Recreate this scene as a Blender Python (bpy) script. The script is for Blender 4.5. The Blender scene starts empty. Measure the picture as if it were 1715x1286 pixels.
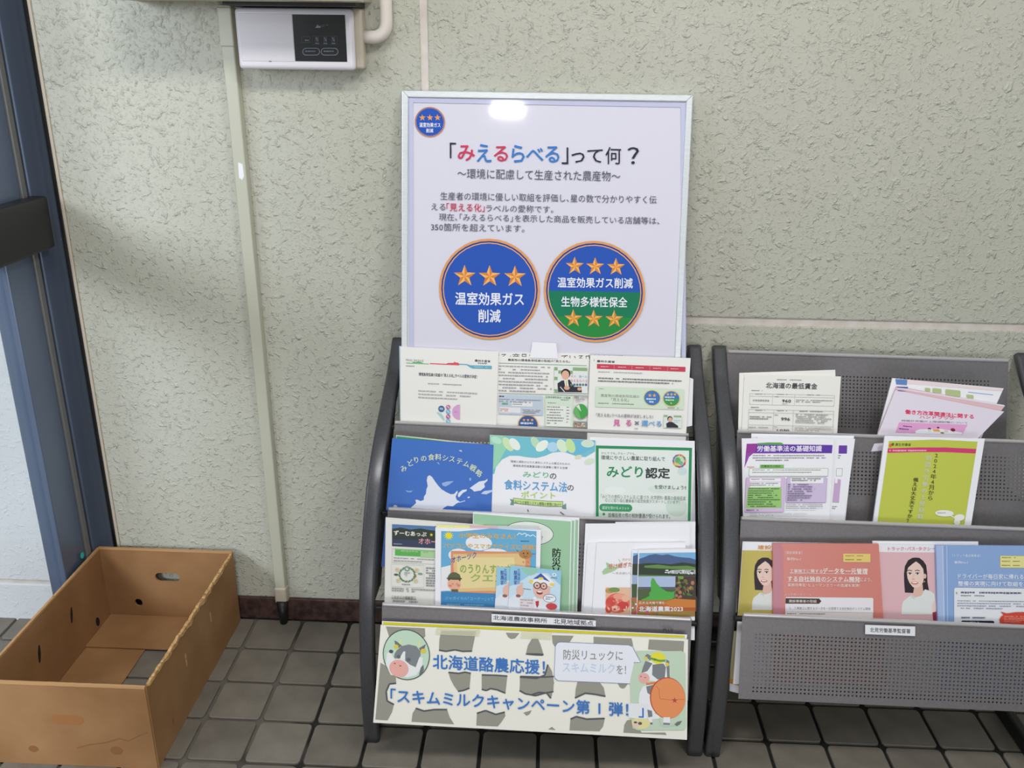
import bpy, bmesh, math, random
from mathutils import Vector, Matrix
from mathutils.geometry import tessellate_polygon
R = random.Random(7)
SC = bpy.context.scene
COL = SC.collection
rad = math.radians

# ------------------------------------------------------------------ camera
RIGHT = Vector((0.9989394588218419, 0.04465973980890061, 0.011201127127529718))
UP = Vector((-0.026198805584776975, 0.3512743014677772, 0.9359059716201497))
FWD = Vector((-0.037862649070777424, 0.9352068609503068, -0.352071792446962))
CAM = Vector((0.5959, -1.8818, 1.3569))
FPX = 1490.4
cd = bpy.data.cameras.new('camera')
cam = bpy.data.objects.new('camera', cd); COL.objects.link(cam)
m3 = Matrix((RIGHT, UP, -FWD)).transposed()
cam.matrix_world = Matrix.Translation(CAM) @ m3.to_4x4()
cd.sensor_width = 36.0; cd.lens = FPX / 1715 * 36.0; cd.clip_start = 0.02
SC.camera = cam

# ------------------------------------------------------------------ world, lights, exposure
w = bpy.data.worlds.new('world'); SC.world = w; w.use_nodes = True
bg = w.node_tree.nodes['Background']
bg.inputs[0].default_value = (0.93, 0.97, 1.0, 1); bg.inputs[1].default_value = 0.34
SC.view_settings.view_transform = 'Standard'; SC.view_settings.look = 'None'
SC.view_settings.gamma = 1.0; SC.view_settings.use_curve_mapping = False
SC.view_settings.exposure = 0.14

def area(name, loc, target, sx, sy, power, col):
    l = bpy.data.lights.new(name, 'AREA'); l.shape = 'RECTANGLE'; l.size = sx; l.size_y = sy
    l.energy = power; l.color = col
    o = bpy.data.objects.new(name, l); COL.objects.link(o); o.location = loc
    d = Vector(target) - Vector(loc)
    o.rotation_euler = d.to_track_quat('-Z', 'Y').to_euler()
    return o
area('ceiling_lamp', (0.25, -1.45, 2.55), (0.25, -1.2, 0), 0.6, 0.30, 14, (1.0, 0.985, 0.95))
area('ceiling_lamp', (0.33, -3.42, 2.52), (0.33, -3.0, 0), 0.17, 0.10, 6, (1.0, 1.0, 1.0))
area('ceiling_lamp', (1.35, -1.35, 2.50), (0.6, -0.5, 0.6), 0.4, 0.30, 13, (1.0, 0.99, 0.95))
area('door_daylight', (-1.75, -4.7, 1.75), (-0.3, 0.0, 0.9), 1.0, 0.6, 95, (0.95, 0.97, 1.0))
area('added_front_fill', (0.9, -4.6, 0.62), (0.6, 0.0, 0.30), 2.6, 1.0, 26, (0.97, 0.98, 1.0))  # fill light added behind the camera to brighten the lower zone
area('outdoor_daylight', (-2.1, -1.7, 1.9), (-0.75, 0, 0.5), 1.0, 1.0, 24, (0.86, 0.94, 1.0))

# ------------------------------------------------------------------ materials
def lin(c):
    return tuple(((v/255)/12.92 if v/255 <= .04045 else ((v/255+.055)/1.055)**2.4) for v in c[:3]) + (1.0,)
def newmat(name, col=(128,128,128), rough=.5, metal=0.0, spec=.5):
    m = bpy.data.materials.new(name); m.use_nodes = True
    b = m.node_tree.nodes['Principled BSDF']
    b.inputs['Base Color'].default_value = lin(col); b.inputs['Roughness'].default_value = rough
    b.inputs['Metallic'].default_value = metal; b.inputs['Specular IOR Level'].default_value = spec
    return m
def nd(m, t, **kw):
    n = m.node_tree.nodes.new(t)
    for k, v in kw.items():
        if k in n.inputs: n.inputs[k].default_value = v
        else: setattr(n, k, v)
    return n
def lk(m, a, b): m.node_tree.links.new(a, b)
def bs(m): return m.node_tree.nodes['Principled BSDF']
def coords(m, scale=(1,1,1), kind='Object'):
    tc = nd(m, 'ShaderNodeTexCoord'); mp = nd(m, 'ShaderNodeMapping'); mp.inputs['Scale'].default_value = scale
    lk(m, tc.outputs[kind], mp.inputs[0]); return mp.outputs[0]
def noisy(m, c1, c2, scale, detail=4, lo=.35, hi=.65, vec=None, bump=0, bscale=None, dist=.002):
    v = vec or coords(m)
    n = nd(m, 'ShaderNodeTexNoise'); n.inputs['Scale'].default_value = scale; n.inputs['Detail'].default_value = detail
    lk(m, v, n.inputs['Vector'])
    r = nd(m, 'ShaderNodeValToRGB'); r.color_ramp.elements[0].position = lo; r.color_ramp.elements[1].position = hi
    r.color_ramp.elements[0].color = lin(c1); r.color_ramp.elements[1].color = lin(c2)
    lk(m, n.outputs[0], r.inputs[0]); lk(m, r.outputs[0], bs(m).inputs['Base Color'])
    if bump:
        n2 = nd(m, 'ShaderNodeTexNoise'); n2.inputs['Scale'].default_value = bscale or scale*6; n2.inputs['Detail'].default_value = 5
        lk(m, v, n2.inputs['Vector'])
        bp = nd(m, 'ShaderNodeBump'); bp.inputs['Strength'].default_value = bump; bp.inputs['Distance'].default_value = dist
        lk(m, n2.outputs[0], bp.inputs['Height']); lk(m, bp.outputs[0], bs(m).inputs['Normal'])
    return r

def stucco(name, col, col2, strength=1.0):
    m = newmat(name, col, .48, 0, .45)
    v = coords(m)
    # flat patches of plaster broken by short ragged ridges
    wn = nd(m, 'ShaderNodeTexNoise'); wn.inputs['Scale'].default_value = 22; wn.inputs['Detail'].default_value = 3
    lk(m, v, wn.inputs['Vector'])
    mixv = nd(m, 'ShaderNodeVectorMath', operation='MULTIPLY_ADD')
    lk(m, wn.outputs['Color'], mixv.inputs[0]); mixv.inputs[1].default_value = (.03,.03,.03); lk(m, v, mixv.inputs[2])
    n1 = nd(m, 'ShaderNodeTexNoise'); n1.inputs['Scale'].default_value = 72; n1.inputs['Detail'].default_value = 3
    n1.inputs['Roughness'].default_value = .55; n1.inputs['Distortion'].default_value = .25
    lk(m, mixv.outputs[0], n1.inputs['Vector'])
    r1 = nd(m, 'ShaderNodeMapRange', interpolation_type='LINEAR')
    r1.inputs['From Min'].default_value = .55; r1.inputs['From Max'].default_value = .80
    lk(m, n1.outputs[0], r1.inputs['Value'])
    n2 = nd(m, 'ShaderNodeTexNoise'); n2.inputs['Scale'].default_value = 170; n2.inputs['Detail'].default_value = 4
    lk(m, mixv.outputs[0], n2.inputs['Vector'])
    r2 = nd(m, 'ShaderNodeMapRange', interpolation_type='LINEAR')
    r2.inputs['From Min'].default_value = .54; r2.inputs['From Max'].default_value = .84
    lk(m, n2.outputs[0], r2.inputs['Value'])
    a = nd(m, 'ShaderNodeMath', operation='MULTIPLY_ADD'); lk(m, r2.outputs[0], a.inputs[0]); a.inputs[1].default_value = .4
    lk(m, r1.outputs[0], a.inputs[2])
    a2 = nd(m, 'ShaderNodeMath', operation='MULTIPLY_ADD'); lk(m, n1.outputs[0], a2.inputs[0]); a2.inputs[1].default_value = .15
    lk(m, a.outputs[0], a2.inputs[2])
    bp = nd(m, 'ShaderNodeBump'); bp.inputs['Strength'].default_value = strength; bp.inputs['Distance'].default_value = .0030
    lk(m, a2.outputs[0], bp.inputs['Height']); lk(m, bp.outputs[0], bs(m).inputs['Normal'])
    n3 = nd(m, 'ShaderNodeTexNoise'); n3.inputs['Scale'].default_value = 3.0; n3.inputs['Detail'].default_value = 6
    lk(m, v, n3.inputs['Vector'])
    rr = nd(m, 'ShaderNodeValToRGB'); rr.color_ramp.elements[0].color = lin(col2); rr.color_ramp.elements[1].color = lin(col)
    rr.color_ramp.elements[0].position = .3; rr.color_ramp.elements[1].position = .6
    lk(m, n3.outputs[0], rr.inputs[0]); lk(m, rr.outputs[0], bs(m).inputs['Base Color'])
    return m
M_WALL = stucco('wall_plaster', (190,190,177), (185,185,171))
M_WALLOUT = stucco('outdoor_plaster', (222,224,224), (214,216,217), .5)  # same plaster as indoors, brighter daylight put into its lighter colour
M_GROOVE = newmat('groove_paint', (214,205,198), .6); noisy(M_GROOVE, (205,196,188), (220,212,206), 30, bump=.2, bscale=220, dist=.001)
M_BASE = newmat('baseboard_stone', (60,40,38), .5); noisy(M_BASE, (40,26,25), (78,55,50), 60, bump=.3, bscale=120, dist=.001)
M_GROUT = newmat('grout', (40,38,36), .8)
def grout_mat(m):
    # filled grey joints towards the door, open dark joints towards the racks
    v = coords(m); sp = nd(m, 'ShaderNodeSeparateXYZ'); lk(m, v, sp.inputs[0])
    n = nd(m, 'ShaderNodeTexNoise'); n.inputs['Scale'].default_value = 7; lk(m, v, n.inputs['Vector'])
    a = nd(m, 'ShaderNodeMath', operation='MULTIPLY_ADD'); lk(m, n.outputs[0], a.inputs[0]); a.inputs[1].default_value = .45; lk(m, sp.outputs[0], a.inputs[2])
    r = nd(m, 'ShaderNodeValToRGB'); r.color_ramp.elements[0].color = lin((104,99,91)); r.color_ramp.elements[1].color = lin((28,27,26))
    r.color_ramp.elements[0].position = .22; r.color_ramp.elements[1].position = .32
    lk(m, a.outputs[0], r.inputs[0]); lk(m, r.outputs[0], bs(m).inputs['Base Color'])
grout_mat(M_GROUT)
M_TILE = newmat('floor_tile', (128,119,108), .55, 0, .35)
def tile_mat(m):
    r = noisy(m, (111,105,96), (132,125,115), 14, 5, .3, .75, bump=.5, bscale=330, dist=.0012)
    oi = nd(m, 'ShaderNodeObjectInfo'); hs = nd(m, 'ShaderNodeHueSaturation')
    mr = nd(m, 'ShaderNodeMapRange'); mr.inputs['To Min'].default_value = .86; mr.inputs['To Max'].default_value = 1.08
    lk(m, oi.outputs['Random'], mr.inputs['Value']); lk(m, mr.outputs[0], hs.inputs['Value'])
    lk(m, r.outputs[0], hs.inputs['Color']); lk(m, hs.outputs[0], bs(m).inputs['Base Color'])
tile_mat(M_TILE)
M_FRAME = newmat('charcoal_metal', (98,98,102), .32, .5, .5); noisy(M_FRAME, (84,84,88), (92,92,96), 300, bump=.06, bscale=900, dist=.0003)
M_GRILLE = newmat('black_grille', (84,84,82), .5, .2)
M_BLACK = newmat('black_plastic', (24,24,25), .45)
M_PLATE = newmat('grey_sheet_metal', (158,154,155), .42, .4, .5); noisy(M_PLATE, (120,117,119), (127,124,126), 200, bump=.04, bscale=900, dist=.0003)
M_LIP = newmat('rail_metal', (205,202,204), .25, .5)
M_ALU = newmat('brushed_aluminium', (214,222,228), .35, .35); noisy(M_ALU, (212,217,221), (226,230,233), 60, vec=coords(M_ALU, (1,1,20)))
M_PAPER = newmat('paper_white', (232,230,226), .55, 0, .3)
M_PAPERW = newmat('paper_gloss', (238,238,244), .3, 0, .5)
M_CREAM = newmat('paper_cream', (226,226,208), .55, 0, .3)
M_IVORY = newmat('ivory_plastic', (190,190,173), .38)
M_IVORY2 = newmat('beige_plastic', (196,186,168), .45)
M_WHITEP = newmat('white_plastic', (222,218,224), .3)
M_PVC = newmat('pvc_white', (222,214,206), .35)
M_SCREEN = newmat('dark_panel', (20,24,30), .2)
M_CAB = newmat('cabinet_paint', (190,184,160), .45)
M_STILE = newmat('blue_anodised', (80,92,112), .3, .35); noisy(M_STILE, (92,106,130), (106,120,144), 3, vec=coords(M_STILE, (1,1,.6)))
M_STILE2 = newmat('dark_rail_metal', (34,35,38), .32, .3)
M_GASKET = newmat('gasket', (52,50,46), .5)
M_STRIP = newmat('seam_strip', (120,122,122), .4, .3)
M_CARD = newmat('cardboard', (178,128,76), .72, 0, .25)
r_ = noisy(M_CARD, (143,104,67), (166,127,88), 7, 6, .3, .7, bump=.10, bscale=90, dist=.0015)
M_CARDE = newmat('torn_cardboard', (200,158,100), .8); noisy(M_CARDE, (176,130,76), (214,174,118), 120, bump=.6, bscale=400, dist=.002)
M_CARDR = newmat('raw_board_edge', (186,144,98), .8)
M_CARDD = newmat('stained_cardboard', (138,92,52), .75)
M_COVER = newmat('poster_film', (255,255,255), .06)
def glassmat():
    m = bpy.data.materials.new('door_glass'); m.use_nodes = True; nt = m.node_tree
    for n in list(nt.nodes): nt.nodes.remove(n)
    o = nt.nodes.new('ShaderNodeOutputMaterial'); t = nt.nodes.new('ShaderNodeBsdfTransparent'); t.inputs[0].default_value = (.93,.95,.97,1)
    g = nt.nodes.new('ShaderNodeBsdfGlossy'); g.inputs['Roughness'].default_value = .02
    x = nt.nodes.new('ShaderNodeMixShader'); x.inputs[0].default_value = .05
    nt.links.new(t.outputs[0], x.inputs[1]); nt.links.new(g.outputs[0], x.inputs[2]); nt.links.new(x.outputs[0], o.inputs[0])
    return m
M_GLASS = glassmat()
def printmat(name, rough, spec):
    m = newmat(name, (255,255,255), rough, 0, spec)
    a = nd(m, 'ShaderNodeVertexColor'); a.layer_name = 'ink'; lk(m, a.outputs[0], bs(m).inputs['Base Color'])
    return m
M_INK = printmat('ink_on_paper', .5, .3)
M_INKG = printmat('ink_on_gloss', .42, .35)
M_INKP = printmat('ink_under_film', .05, .5)

# ------------------------------------------------------------------ helpers
def un(x, y, axis, val):
    d = RIGHT*((x-857.5)/FPX) + UP*(-(y-643)/FPX) + FWD
    return CAM + d*((val-CAM[axis])/d[axis])
def unplane(x, y, P, n):
    d = RIGHT*((x-857.5)/FPX) + UP*(-(y-643)/FPX) + FWD
    return CAM + d*((P-CAM).dot(n)/d.dot(n))
def mesh_obj(name, verts, faces, mat, parent=None, smooth=False):
    me = bpy.data.meshes.new(name); me.from_pydata([tuple(v) for v in verts], [], faces); me.update()
    if isinstance(mat, (list, tuple)):
        for q in mat: me.materials.append(q)
    else: me.materials.append(mat)
    if smooth:
        me.polygons.foreach_set('use_smooth', [True]*len(me.polygons))
    o = bpy.data.objects.new(name, me); COL.objects.link(o)
    if parent: o.parent = parent
    return o
def bm_obj(name, bm, mat, parent=None, smooth=False):
    me = bpy.data.meshes.new(name); bmesh.ops.recalc_face_normals(bm, faces=bm.faces); bm.to_mesh(me); bm.free()
    me.materials.append(mat)
    if smooth: me.polygons.foreach_set('use_smooth', [True]*len(me.polygons))
    o = bpy.data.objects.new(name, me); COL.objects.link(o)
    if parent: o.parent = parent
    return o
def tag(o, label=None, cat=None, group=None, kind=None):
    if label: o['label'] = label
    if cat: o['category'] = cat
    if group: o['group'] = group
    if kind: o['kind'] = kind
    return o
def empty(name, loc, label, cat, group=None):
    o = bpy.data.objects.new(name, None); COL.objects.link(o); o.location = loc; o.empty_display_size = .05
    tag(o, label, cat, group); return o
def relparent(o, p):
    o.parent = p; o.matrix_parent_inverse = Matrix.Translation(-p.location)
    return o
def box_bm(lo, hi, bevel=0, seg=2, bm=None):
    bm = bm or bmesh.new()
    r = bmesh.ops.create_cube(bm, size=1)
    for v in r['verts']:
        v.co = Vector([lo[i] + (v.co[i]+.5)*(hi[i]-lo[i]) for i in range(3)])
    if bevel:
        es = list({e for v in r['verts'] for e in v.link_edges})
        bmesh.ops.bevel(bm, geom=es, offset=bevel, segments=seg, affect='EDGES', profile=.5)
    return bm
def box(name, lo, hi, mat, parent=None, bevel=0, seg=2):
    return bm_obj(name, box_bm(lo, hi, bevel, seg), mat, parent)
def slab(name, c4, t, n, mat, parent=None):
    """prism under four (or more) corners: front face through the corners, thickness t away along -n"""
    k = len(c4); v = [Vector(c) for c in c4] + [Vector(c)-Vector(n)*t for c in c4]
    f = [tuple(range(k)), tuple(range(2*k-1, k-1, -1))] + [(i, i+k, (i+1) % k + k, (i+1) % k) for i in range(k)]
    bm = bmesh.new(); vs = [bm.verts.new(q) for q in v]
    for q in f: bm.faces.new([vs[i] for i in q])
    return bm_obj(name, bm, mat, parent)
def catmull(pts, n=5):
    out = []
    P = [pts[0]] + list(pts) + [pts[-1]]
    for i in range(1, len(P)-2):
        p0, p1, p2, p3 = [Vector(q) for q in P[i-1:i+3]]
        for k in range(n):
            t = k/n
            out.append(.5*((2*p1)+(-p0+p2)*t+(2*p0-5*p1+4*p2-p3)*t*t+(-p0+3*p1-3*p2+p3)*t**3))
    out.append(Vector(pts[-1])); return out

# ------------------------------------------------------------------ printing on sheets (flat print: lettering and pictures)
_tc = {}
def glyphs(s, bold=0.0):
    k = (s, bold)
    if k not in _tc:
        c = bpy.data.curves.new('t', 'FONT'); c.body = s; c.resolution_u = 2; c.offset = bold
        o = bpy.data.objects.new('t', c); me = o.to_mesh()
        vs = [(v.co.x, v.co.y) for v in me.vertices]; fs = [tuple(p.vertices) for p in me.polygons]
        o.to_mesh_clear(); bpy.data.objects.remove(o); bpy.data.curves.remove(c)
        _tc[k] = (vs, fs)
    return _tc[k]

class Print:
    """ink laid on one sheet; element positions are measured on enlarged views of the sheet (ox, oy, sc)"""
    def __init__(s, plane, crop, slope=0, skew=0, off=0.0004):
        s.P, s.n = plane; s.crop = crop; s.sl = slope; s.sk = skew; s.off = off; s.k = 0
        s.V = {'artwork': [], 'lettering': []}; s.F = {'artwork': [], 'lettering': []}; s.C = {'artwork': [], 'lettering': []}
    def at(s, X, Y, crop=None):
        ox, oy, sc = crop or s.crop
        return unplane(ox+X/sc, oy+Y/sc, s.P + s.n*(s.off+s.k*.000012), s.n)
    def add(s, pts, faces, col, where='artwork'):
        b = len(s.V[where]); s.k += 1
        s.V[where] += [s.at(*p) for p in pts]
        s.F[where] += [tuple(i+b for i in f) for f in faces]
        col = tuple(.98*v+.02*228 for v in col); s.C[where] += [lin(col)]*len(faces)
    def poly(s, pts, col):
        tr = tessellate_polygon([[Vector((p[0], p[1], 0)) for p in pts]])
        s.add(pts, [tuple(t) for t in tr], col)
    def loc(s, X0, Y0, X, Y): return (X + s.sk*(Y-Y0), Y + s.sl*(X-X0))
    def rect(s, X0, Y0, X1, Y1, col):
        s.add([s.loc(X0,Y0,*p) for p in ((X0,Y0),(X1,Y0),(X1,Y1),(X0,Y1))], [(0,1,2,3)], col)
    def rrect(s, X0, Y0, X1, Y1, r, col):
        pts = []
        for cx, cy, a in ((X1-r,Y0+r,-90),(X1-r,Y1-r,0),(X0+r,Y1-r,90),(X0+r,Y0+r,180)):
            for i in range(5): pts.append((cx+r*math.cos(rad(a+i*22.5)), cy+r*math.sin(rad(a+i*22.5))))
        s.add([s.loc(X0,Y0,*p) for p in pts], [tuple(range(len(pts)))], col)
    def ell(s, cx, cy, rx, ry, col, a0=0, a1=360, rot=0, n=36):
        pts = []
        for i in range(n+(0 if a1-a0 == 360 else 1)):
            a = rad(a0+(a1-a0)*i/n); x, y = rx*math.cos(a), ry*math.sin(a)
            c, q = math.cos(rad(rot)), math.sin(rad(rot))
            pts.append(s.loc(cx, cy, cx+x*c-y*q, cy+x*q+y*c))
        s.add(pts, [tuple(range(len(pts)))], col)
    def ring(s, cx, cy, r0, r1, col, ry=1.0, n=48):
        pts = []
        for r in (r0, r1):
            for i in range(n): a = 2*math.pi*i/n; pts.append(s.loc(cx, cy, cx+r*math.cos(a), cy+r*ry*math.sin(a)))
        s.add(pts, [(i, (i+1) % n, (i+1) % n+n, i+n) for i in range(n)], col)
    def star(s, cx, cy, r, c1, c2, rot=0):
        for k in range(5):
            a = rad(-90+72*k+rot)
            tip = (cx+r*math.cos(a), cy+r*math.sin(a))
            for sgn, c in ((-1, c1), (1, c2)):
                b = a+sgn*rad(36); s.poly([s.loc(cx,cy,cx,cy), s.loc(cx,cy,*tip), s.loc(cx,cy,cx+r*.42*math.cos(b), cy+r*.42*math.sin(b))], c)
    def line(s, pts, wd, col):
        for (x0,y0),(x1,y1) in zip(pts, pts[1:]):
            d = math.hypot(x1-x0, y1-y0) or 1; nx, ny = -(y1-y0)/d*wd/2, (x1-x0)/d*wd/2
            s.add([(x0+nx,y0+ny),(x1+nx,y1+ny),(x1-nx,y1-ny),(x0-nx,y0-ny)], [(0,1,2,3)], col)
    def frame(s, X0, Y0, X1, Y1, wd, col):
        s.rect(X0,Y0,X1,Y0+wd,col); a = s.loc(X0,Y0,X0,Y1-wd); s.rect(a[0],a[1],a[0]+X1-X0,a[1]+wd,col)
        s.rect(X0,Y0,X0+wd,Y1,col); a = s.loc(X0,Y0,X1-wd,Y0); s.rect(a[0],a[1],a[0]+wd,a[1]+Y1-Y0,col)
    def text(s, t, X0, Y0, X1, Y1, col, bold=.012, slope=None):
        parts = []; x = 0.0
        for ch in t:
            if ch in ' \u3000': x += .5; continue
            vs, fs = glyphs(ch)
            if not vs: x += .5; continue
            if ch in '「（［': parts.append((vs, fs, x-.5)); x += .5
            elif ch in '」、。）］': parts.append((vs, fs, x)); x += .5
            elif ch in '・': parts.append((vs, fs, x-.25)); x += .5
            elif ord(ch) < 128:
                a, b = min(v[0] for v in vs), max(v[0] for v in vs); parts.append((vs, fs, x+.05-a)); x += b-a+.1
            else: parts.append((vs, fs, x)); x += 1.0
        if not parts: return
        xs = [v[0]+d for vs, _, d in parts for v in vs]; ys = [v[1] for vs, _, _ in parts for v in vs]
        x0, x1, y0, y1 = min(xs), max(xs), min(ys), max(ys)
        kx, ky = (X1-X0)/max(x1-x0, 1e-6), (Y1-Y0)/max(y1-y0, 1e-6)
        sl = s.sl if slope is None else slope; old = s.sl; s.sl = sl
        b = max(bold, 0)*.62
        for dx, dy in (((0,0),) if b == 0 else ((-b,0),(b,0),(0,b),(0,-b)) if b > .008 else ((-b,0),(b,0))):
            P, F = [], []
            for vs, fs, d in parts:
                o = len(P); P += [s.loc(X0, Y0, X0+(vx+d+dx-x0)*kx, Y0+(y1-vy-dy)*ky) for vx, vy in vs]; F += [tuple(i+o for i in f) for f in fs]
            s.add(P, F, col, 'lettering')
        s.sl = old
    def chars(s, t, pts, h, wd, col, bold=.02, rots=None):
        for i, (ch, (x, y)) in enumerate(zip(t, pts)):
            a = rad(rots[i]) if rots else 0
            vs, fs = glyphs(ch)
            if not vs: continue
            mx = (min(v[0] for v in vs)+max(v[0] for v in vs))/2 if ord(ch) < 128 else .5
            for dx, dy in ((-bold*.6,0),(bold*.6,0),(0,bold*.6)):
                q = []
                for vx, vy in vs:
                    px, py = (vx+dx-mx)*wd, -(vy+dy-.38)*h
                    q.append((x+px*math.cos(a)-py*math.sin(a), y+px*math.sin(a)+py*math.cos(a)))
                s.add(q, fs, col, 'lettering')
    def lines(s, X0, Y0, X1, Y1, n, col, fill=.55, ragged=.15, seed=1):
        """rows of body text too small to read: broken dashes"""
        rr = random.Random(seed); hh = (Y1-Y0)/n
        for i in range(n):
            y = Y0+i*hh; end = X1-(X1-X0)*ragged*rr.random()
            if i == n-1: end = X0+(X1-X0)*(.4+.5*rr.random())
            x = X0
            while x < end:
                wq = hh*rr.uniform(.45, 1.3); 
                if rr.random() < .88:
                    j = hh*fill*rr.uniform(.75, 1)
                    p = s.loc(X0, Y0, x, y); p2 = min(x+wq, end)
                    s.add([s.loc(X0,Y0,x,y), s.loc(X0,Y0,p2,y), s.loc(X0,Y0,p2,y+j), s.loc(X0,Y0,x,y+j)], [(0,1,2,3)], col, 'lettering')
                x += wq+hh*.16
    def build(s, parent, mat=None):
        for wh in ('artwork', 'lettering'):
            if not s.V[wh]: continue
            me = bpy.data.meshes.new(wh); me.from_pydata([tuple(v) for v in s.V[wh]], [], s.F[wh]); me.update()
            ca = me.color_attributes.new('ink', 'FLOAT_COLOR', 'CORNER'); buf = []
            for p, c in zip(me.polygons, s.C[wh]): buf += list(c)*p.loop_total
            ca.data.foreach_set('color', buf); me.materials.append(mat or M_INK)
            o = bpy.data.objects.new(wh, me); COL.objects.link(o); o['kind'] = 'stuff'
            relparent(o, parent) if parent.type == 'EMPTY' else setattr(o, 'parent', parent)

def plane(y, z, lean):
    a = rad(lean); return Vector((0, y, z)), Vector((0, -math.cos(a), math.sin(a)))
def offp(pl, d): return pl[0]+pl[1]*d, pl[1]
def sheet(name, label, cat, pl, off, quad, ext=.6, t=.0012, mat=None, group=None, crop=None, bend=0):
    """a sheet or booklet standing in a tray: visible corners tl,tr,br,bl, continued down behind the rail by ext"""
    P, n = offp(pl, off); cx = crop or (0, 0, 1)
    q = [unplane(cx[0]+x/cx[2], cx[1]+y/cx[2], P, n) for x, y in quad]
    q[2] = q[2]+(q[2]-q[1])*ext; q[3] = q[3]+(q[3]-q[0])*ext
    o = slab(name, q, t, n, mat or M_PAPER)
    tag(o, label, cat, group)
    return o, (P, n)

# ================================================================== SETTING
XC, XD = -.449, -.50     # end of the wall, plane of the glass door
K = .9375
# back wall in panels around the recessed joints (grooves)
wall = bpy.data.objects.new('wall_back', None); COL.objects.link(wall); wall['kind'] = 'structure'
gv0, gv1, gh0, gh1 = .329, .3445, .800, .8155
box('plaster_panel', (XC, 0, -.01), (gv0, .12, 2.75), M_WALL, wall, .003)
box('plaster_panel', (gv1, 0, gh1), (3.6, .12, 2.75), M_WALL, wall, .003)
box('plaster_panel', (gv1, 0, -.01), (3.6, .12, gh0), M_WALL, wall, .003)
g = box('trim_1', (gv0-.002, .0035, -.01), (gv1+.002, .10, 2.75), M_GROOVE); g['kind'] = 'structure'
g = box('trim_2', (gv1, .0035, gh0-.002), (3.6, .10, gh1+.002), M_GROOVE); g['kind'] = 'structure'
g = box('trim_3', (XC-.007, -.002, 0), (XC, .118, 2.75), M_IVORY2, None, .002); g['kind'] = 'structure'
b = box('baseboard_back', (XC, -.010, 0), (3.6, -.0002, .061), M_BASE, None, .002); b['kind'] = 'structure'
# floor: grout bed and tiles
fl = mesh_obj('floor', [(-2.6,-4.2,-.006),(3.6,-4.2,-.006),(3.6,0,-.006),(-2.6,0,-.006)], [(0,1,2,3)], M_GROUT); fl['kind'] = 'structure'
S = .12
def tile_mesh(wx, wy):
    bm = bmesh.new(); r = .009; rings = []
    for ins, z in ((0,-.006),(0,-.0016),(.0008,-.0004),(.0022,0)):
        ring = []
        for cx, cy, a in ((wx/2-r,wy/2-r,0),(-wx/2+r,wy/2-r,90),(-wx/2+r,-wy/2+r,180),(wx/2-r,-wy/2+r,270)):
            for i in range(3):
                q = rad(a+45*i); ring.append(bm.verts.new((cx+(r-ins)*math.cos(q), cy+(r-ins)*math.sin(q), z)))
        rings.append(ring)
    for a, c in zip(rings, rings[1:]):
        for i in range(12): bm.faces.new((a[i], a[(i+1) % 12], c[(i+1) % 12], c[i]))
    bm.faces.new(rings[-1]); me = bpy.data.meshes.new('tile'); bmesh.ops.recalc_face_normals(bm, faces=bm.faces)
    bm.to_mesh(me); bm.free(); me.materials.append(M_TILE); return me
tm = tile_mesh(S-.0075, S-.0075)
for j in range(-1, 10):
    for i in range(-8, 17):
        o = bpy.data.objects.new('tile', tm); COL.objects.link(o); o.parent = fl
        o.location = (S*(i+.5)+R.uniform(-.0006,.0006), -.1299-S*(j+.5)+R.uniform(-.0006,.0006), R.uniform(-.0008,.0002))
# tiles past the countable ones (behind the camera and far to the sides), joined
vs_, fs_ = [], []
for j in range(-1, 33):
    for i in range(-21, 30):
        if j < 10 and -8 <= i < 17: continue
        x, y, h = S*(i+.5), -.1299-S*(j+.5), (S-.0075)/2; b_ = len(vs_)
        vs_ += [(x-h,y-h,-.006),(x+h,y-h,-.006),(x+h,y+h,-.006),(x-h,y+h,-.006),(x-h+.002,y-h+.002,0),(x+h-.002,y-h+.002,0),(x+h-.002,y+h-.002,0),(x-h+.002,y+h-.002,0)]
        fs_ += [tuple(b_+k for k in f) for f in ((4,5,6,7),(0,1,5,4),(1,2,6,5),(2,3,7,6),(3,0,4,7))]
o = mesh_obj('far_tiles', vs_, fs_, M_TILE, fl); o['kind'] = 'stuff'
wl_ = box('wall_left', (-.62, -5.5, 0), (XD, -1.6, 2.75), M_WALL); wl_['kind'] = 'structure'
# outdoor wall past the glass door
wo = bpy.data.objects.new('wall_outside', None); COL.objects.link(wo); wo['kind'] = 'structure'
box('plaster_panel', (-2.6, -.045, .112), (-.56, .12, 2.75), M_WALLOUT, wo, .003)
box('plaster_panel', (-2.6, -.045, -.01), (-.56, .12, .101), M_WALLOUT, wo, .003)
box('recessed_joint', (-2.6, -.041, .098), (-.56, .10, .116), M_GROOVE, wo)
# door: jamb, stile, glass, middle rail
dj = bpy.data.objects.new('door_1', None); COL.objects.link(dj); dj['kind'] = 'structure'
def yd(x, y): return un(x, y, 0, XD).y
y_a, y_b, y_c, y_d, y_e = yd(148,600), yd(140,600), yd(100,600), yd(87,600), yd(43,600)
box('gasket', (XD-.055, y_b, 0), (XD+.004, y_a+.06, 2.6), M_GASKET, dj)
box('door_frame', (XD-.055, y_c, 0), (XD, y_b, 2.6), M_STILE, dj, .003)
box('seam_strip', (XD-.03, y_c-.0118, 0), (XD-.006, y_c+.002, 2.6), M_GASKET, dj)
box('glazing_bead', (XD-.03, y_d, 0), (XD+.001, y_c-.012, 2.6), M_STRIP, dj, .002)
box('stile', (XD-.045, y_e, 0), (XD-.004, y_d, 2.6), M_STILE, dj, .003)
box('glass_pane', (XD-.022, -1.6, .03), (XD-.016, y_e, 2.6), M_GLASS, dj)
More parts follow.
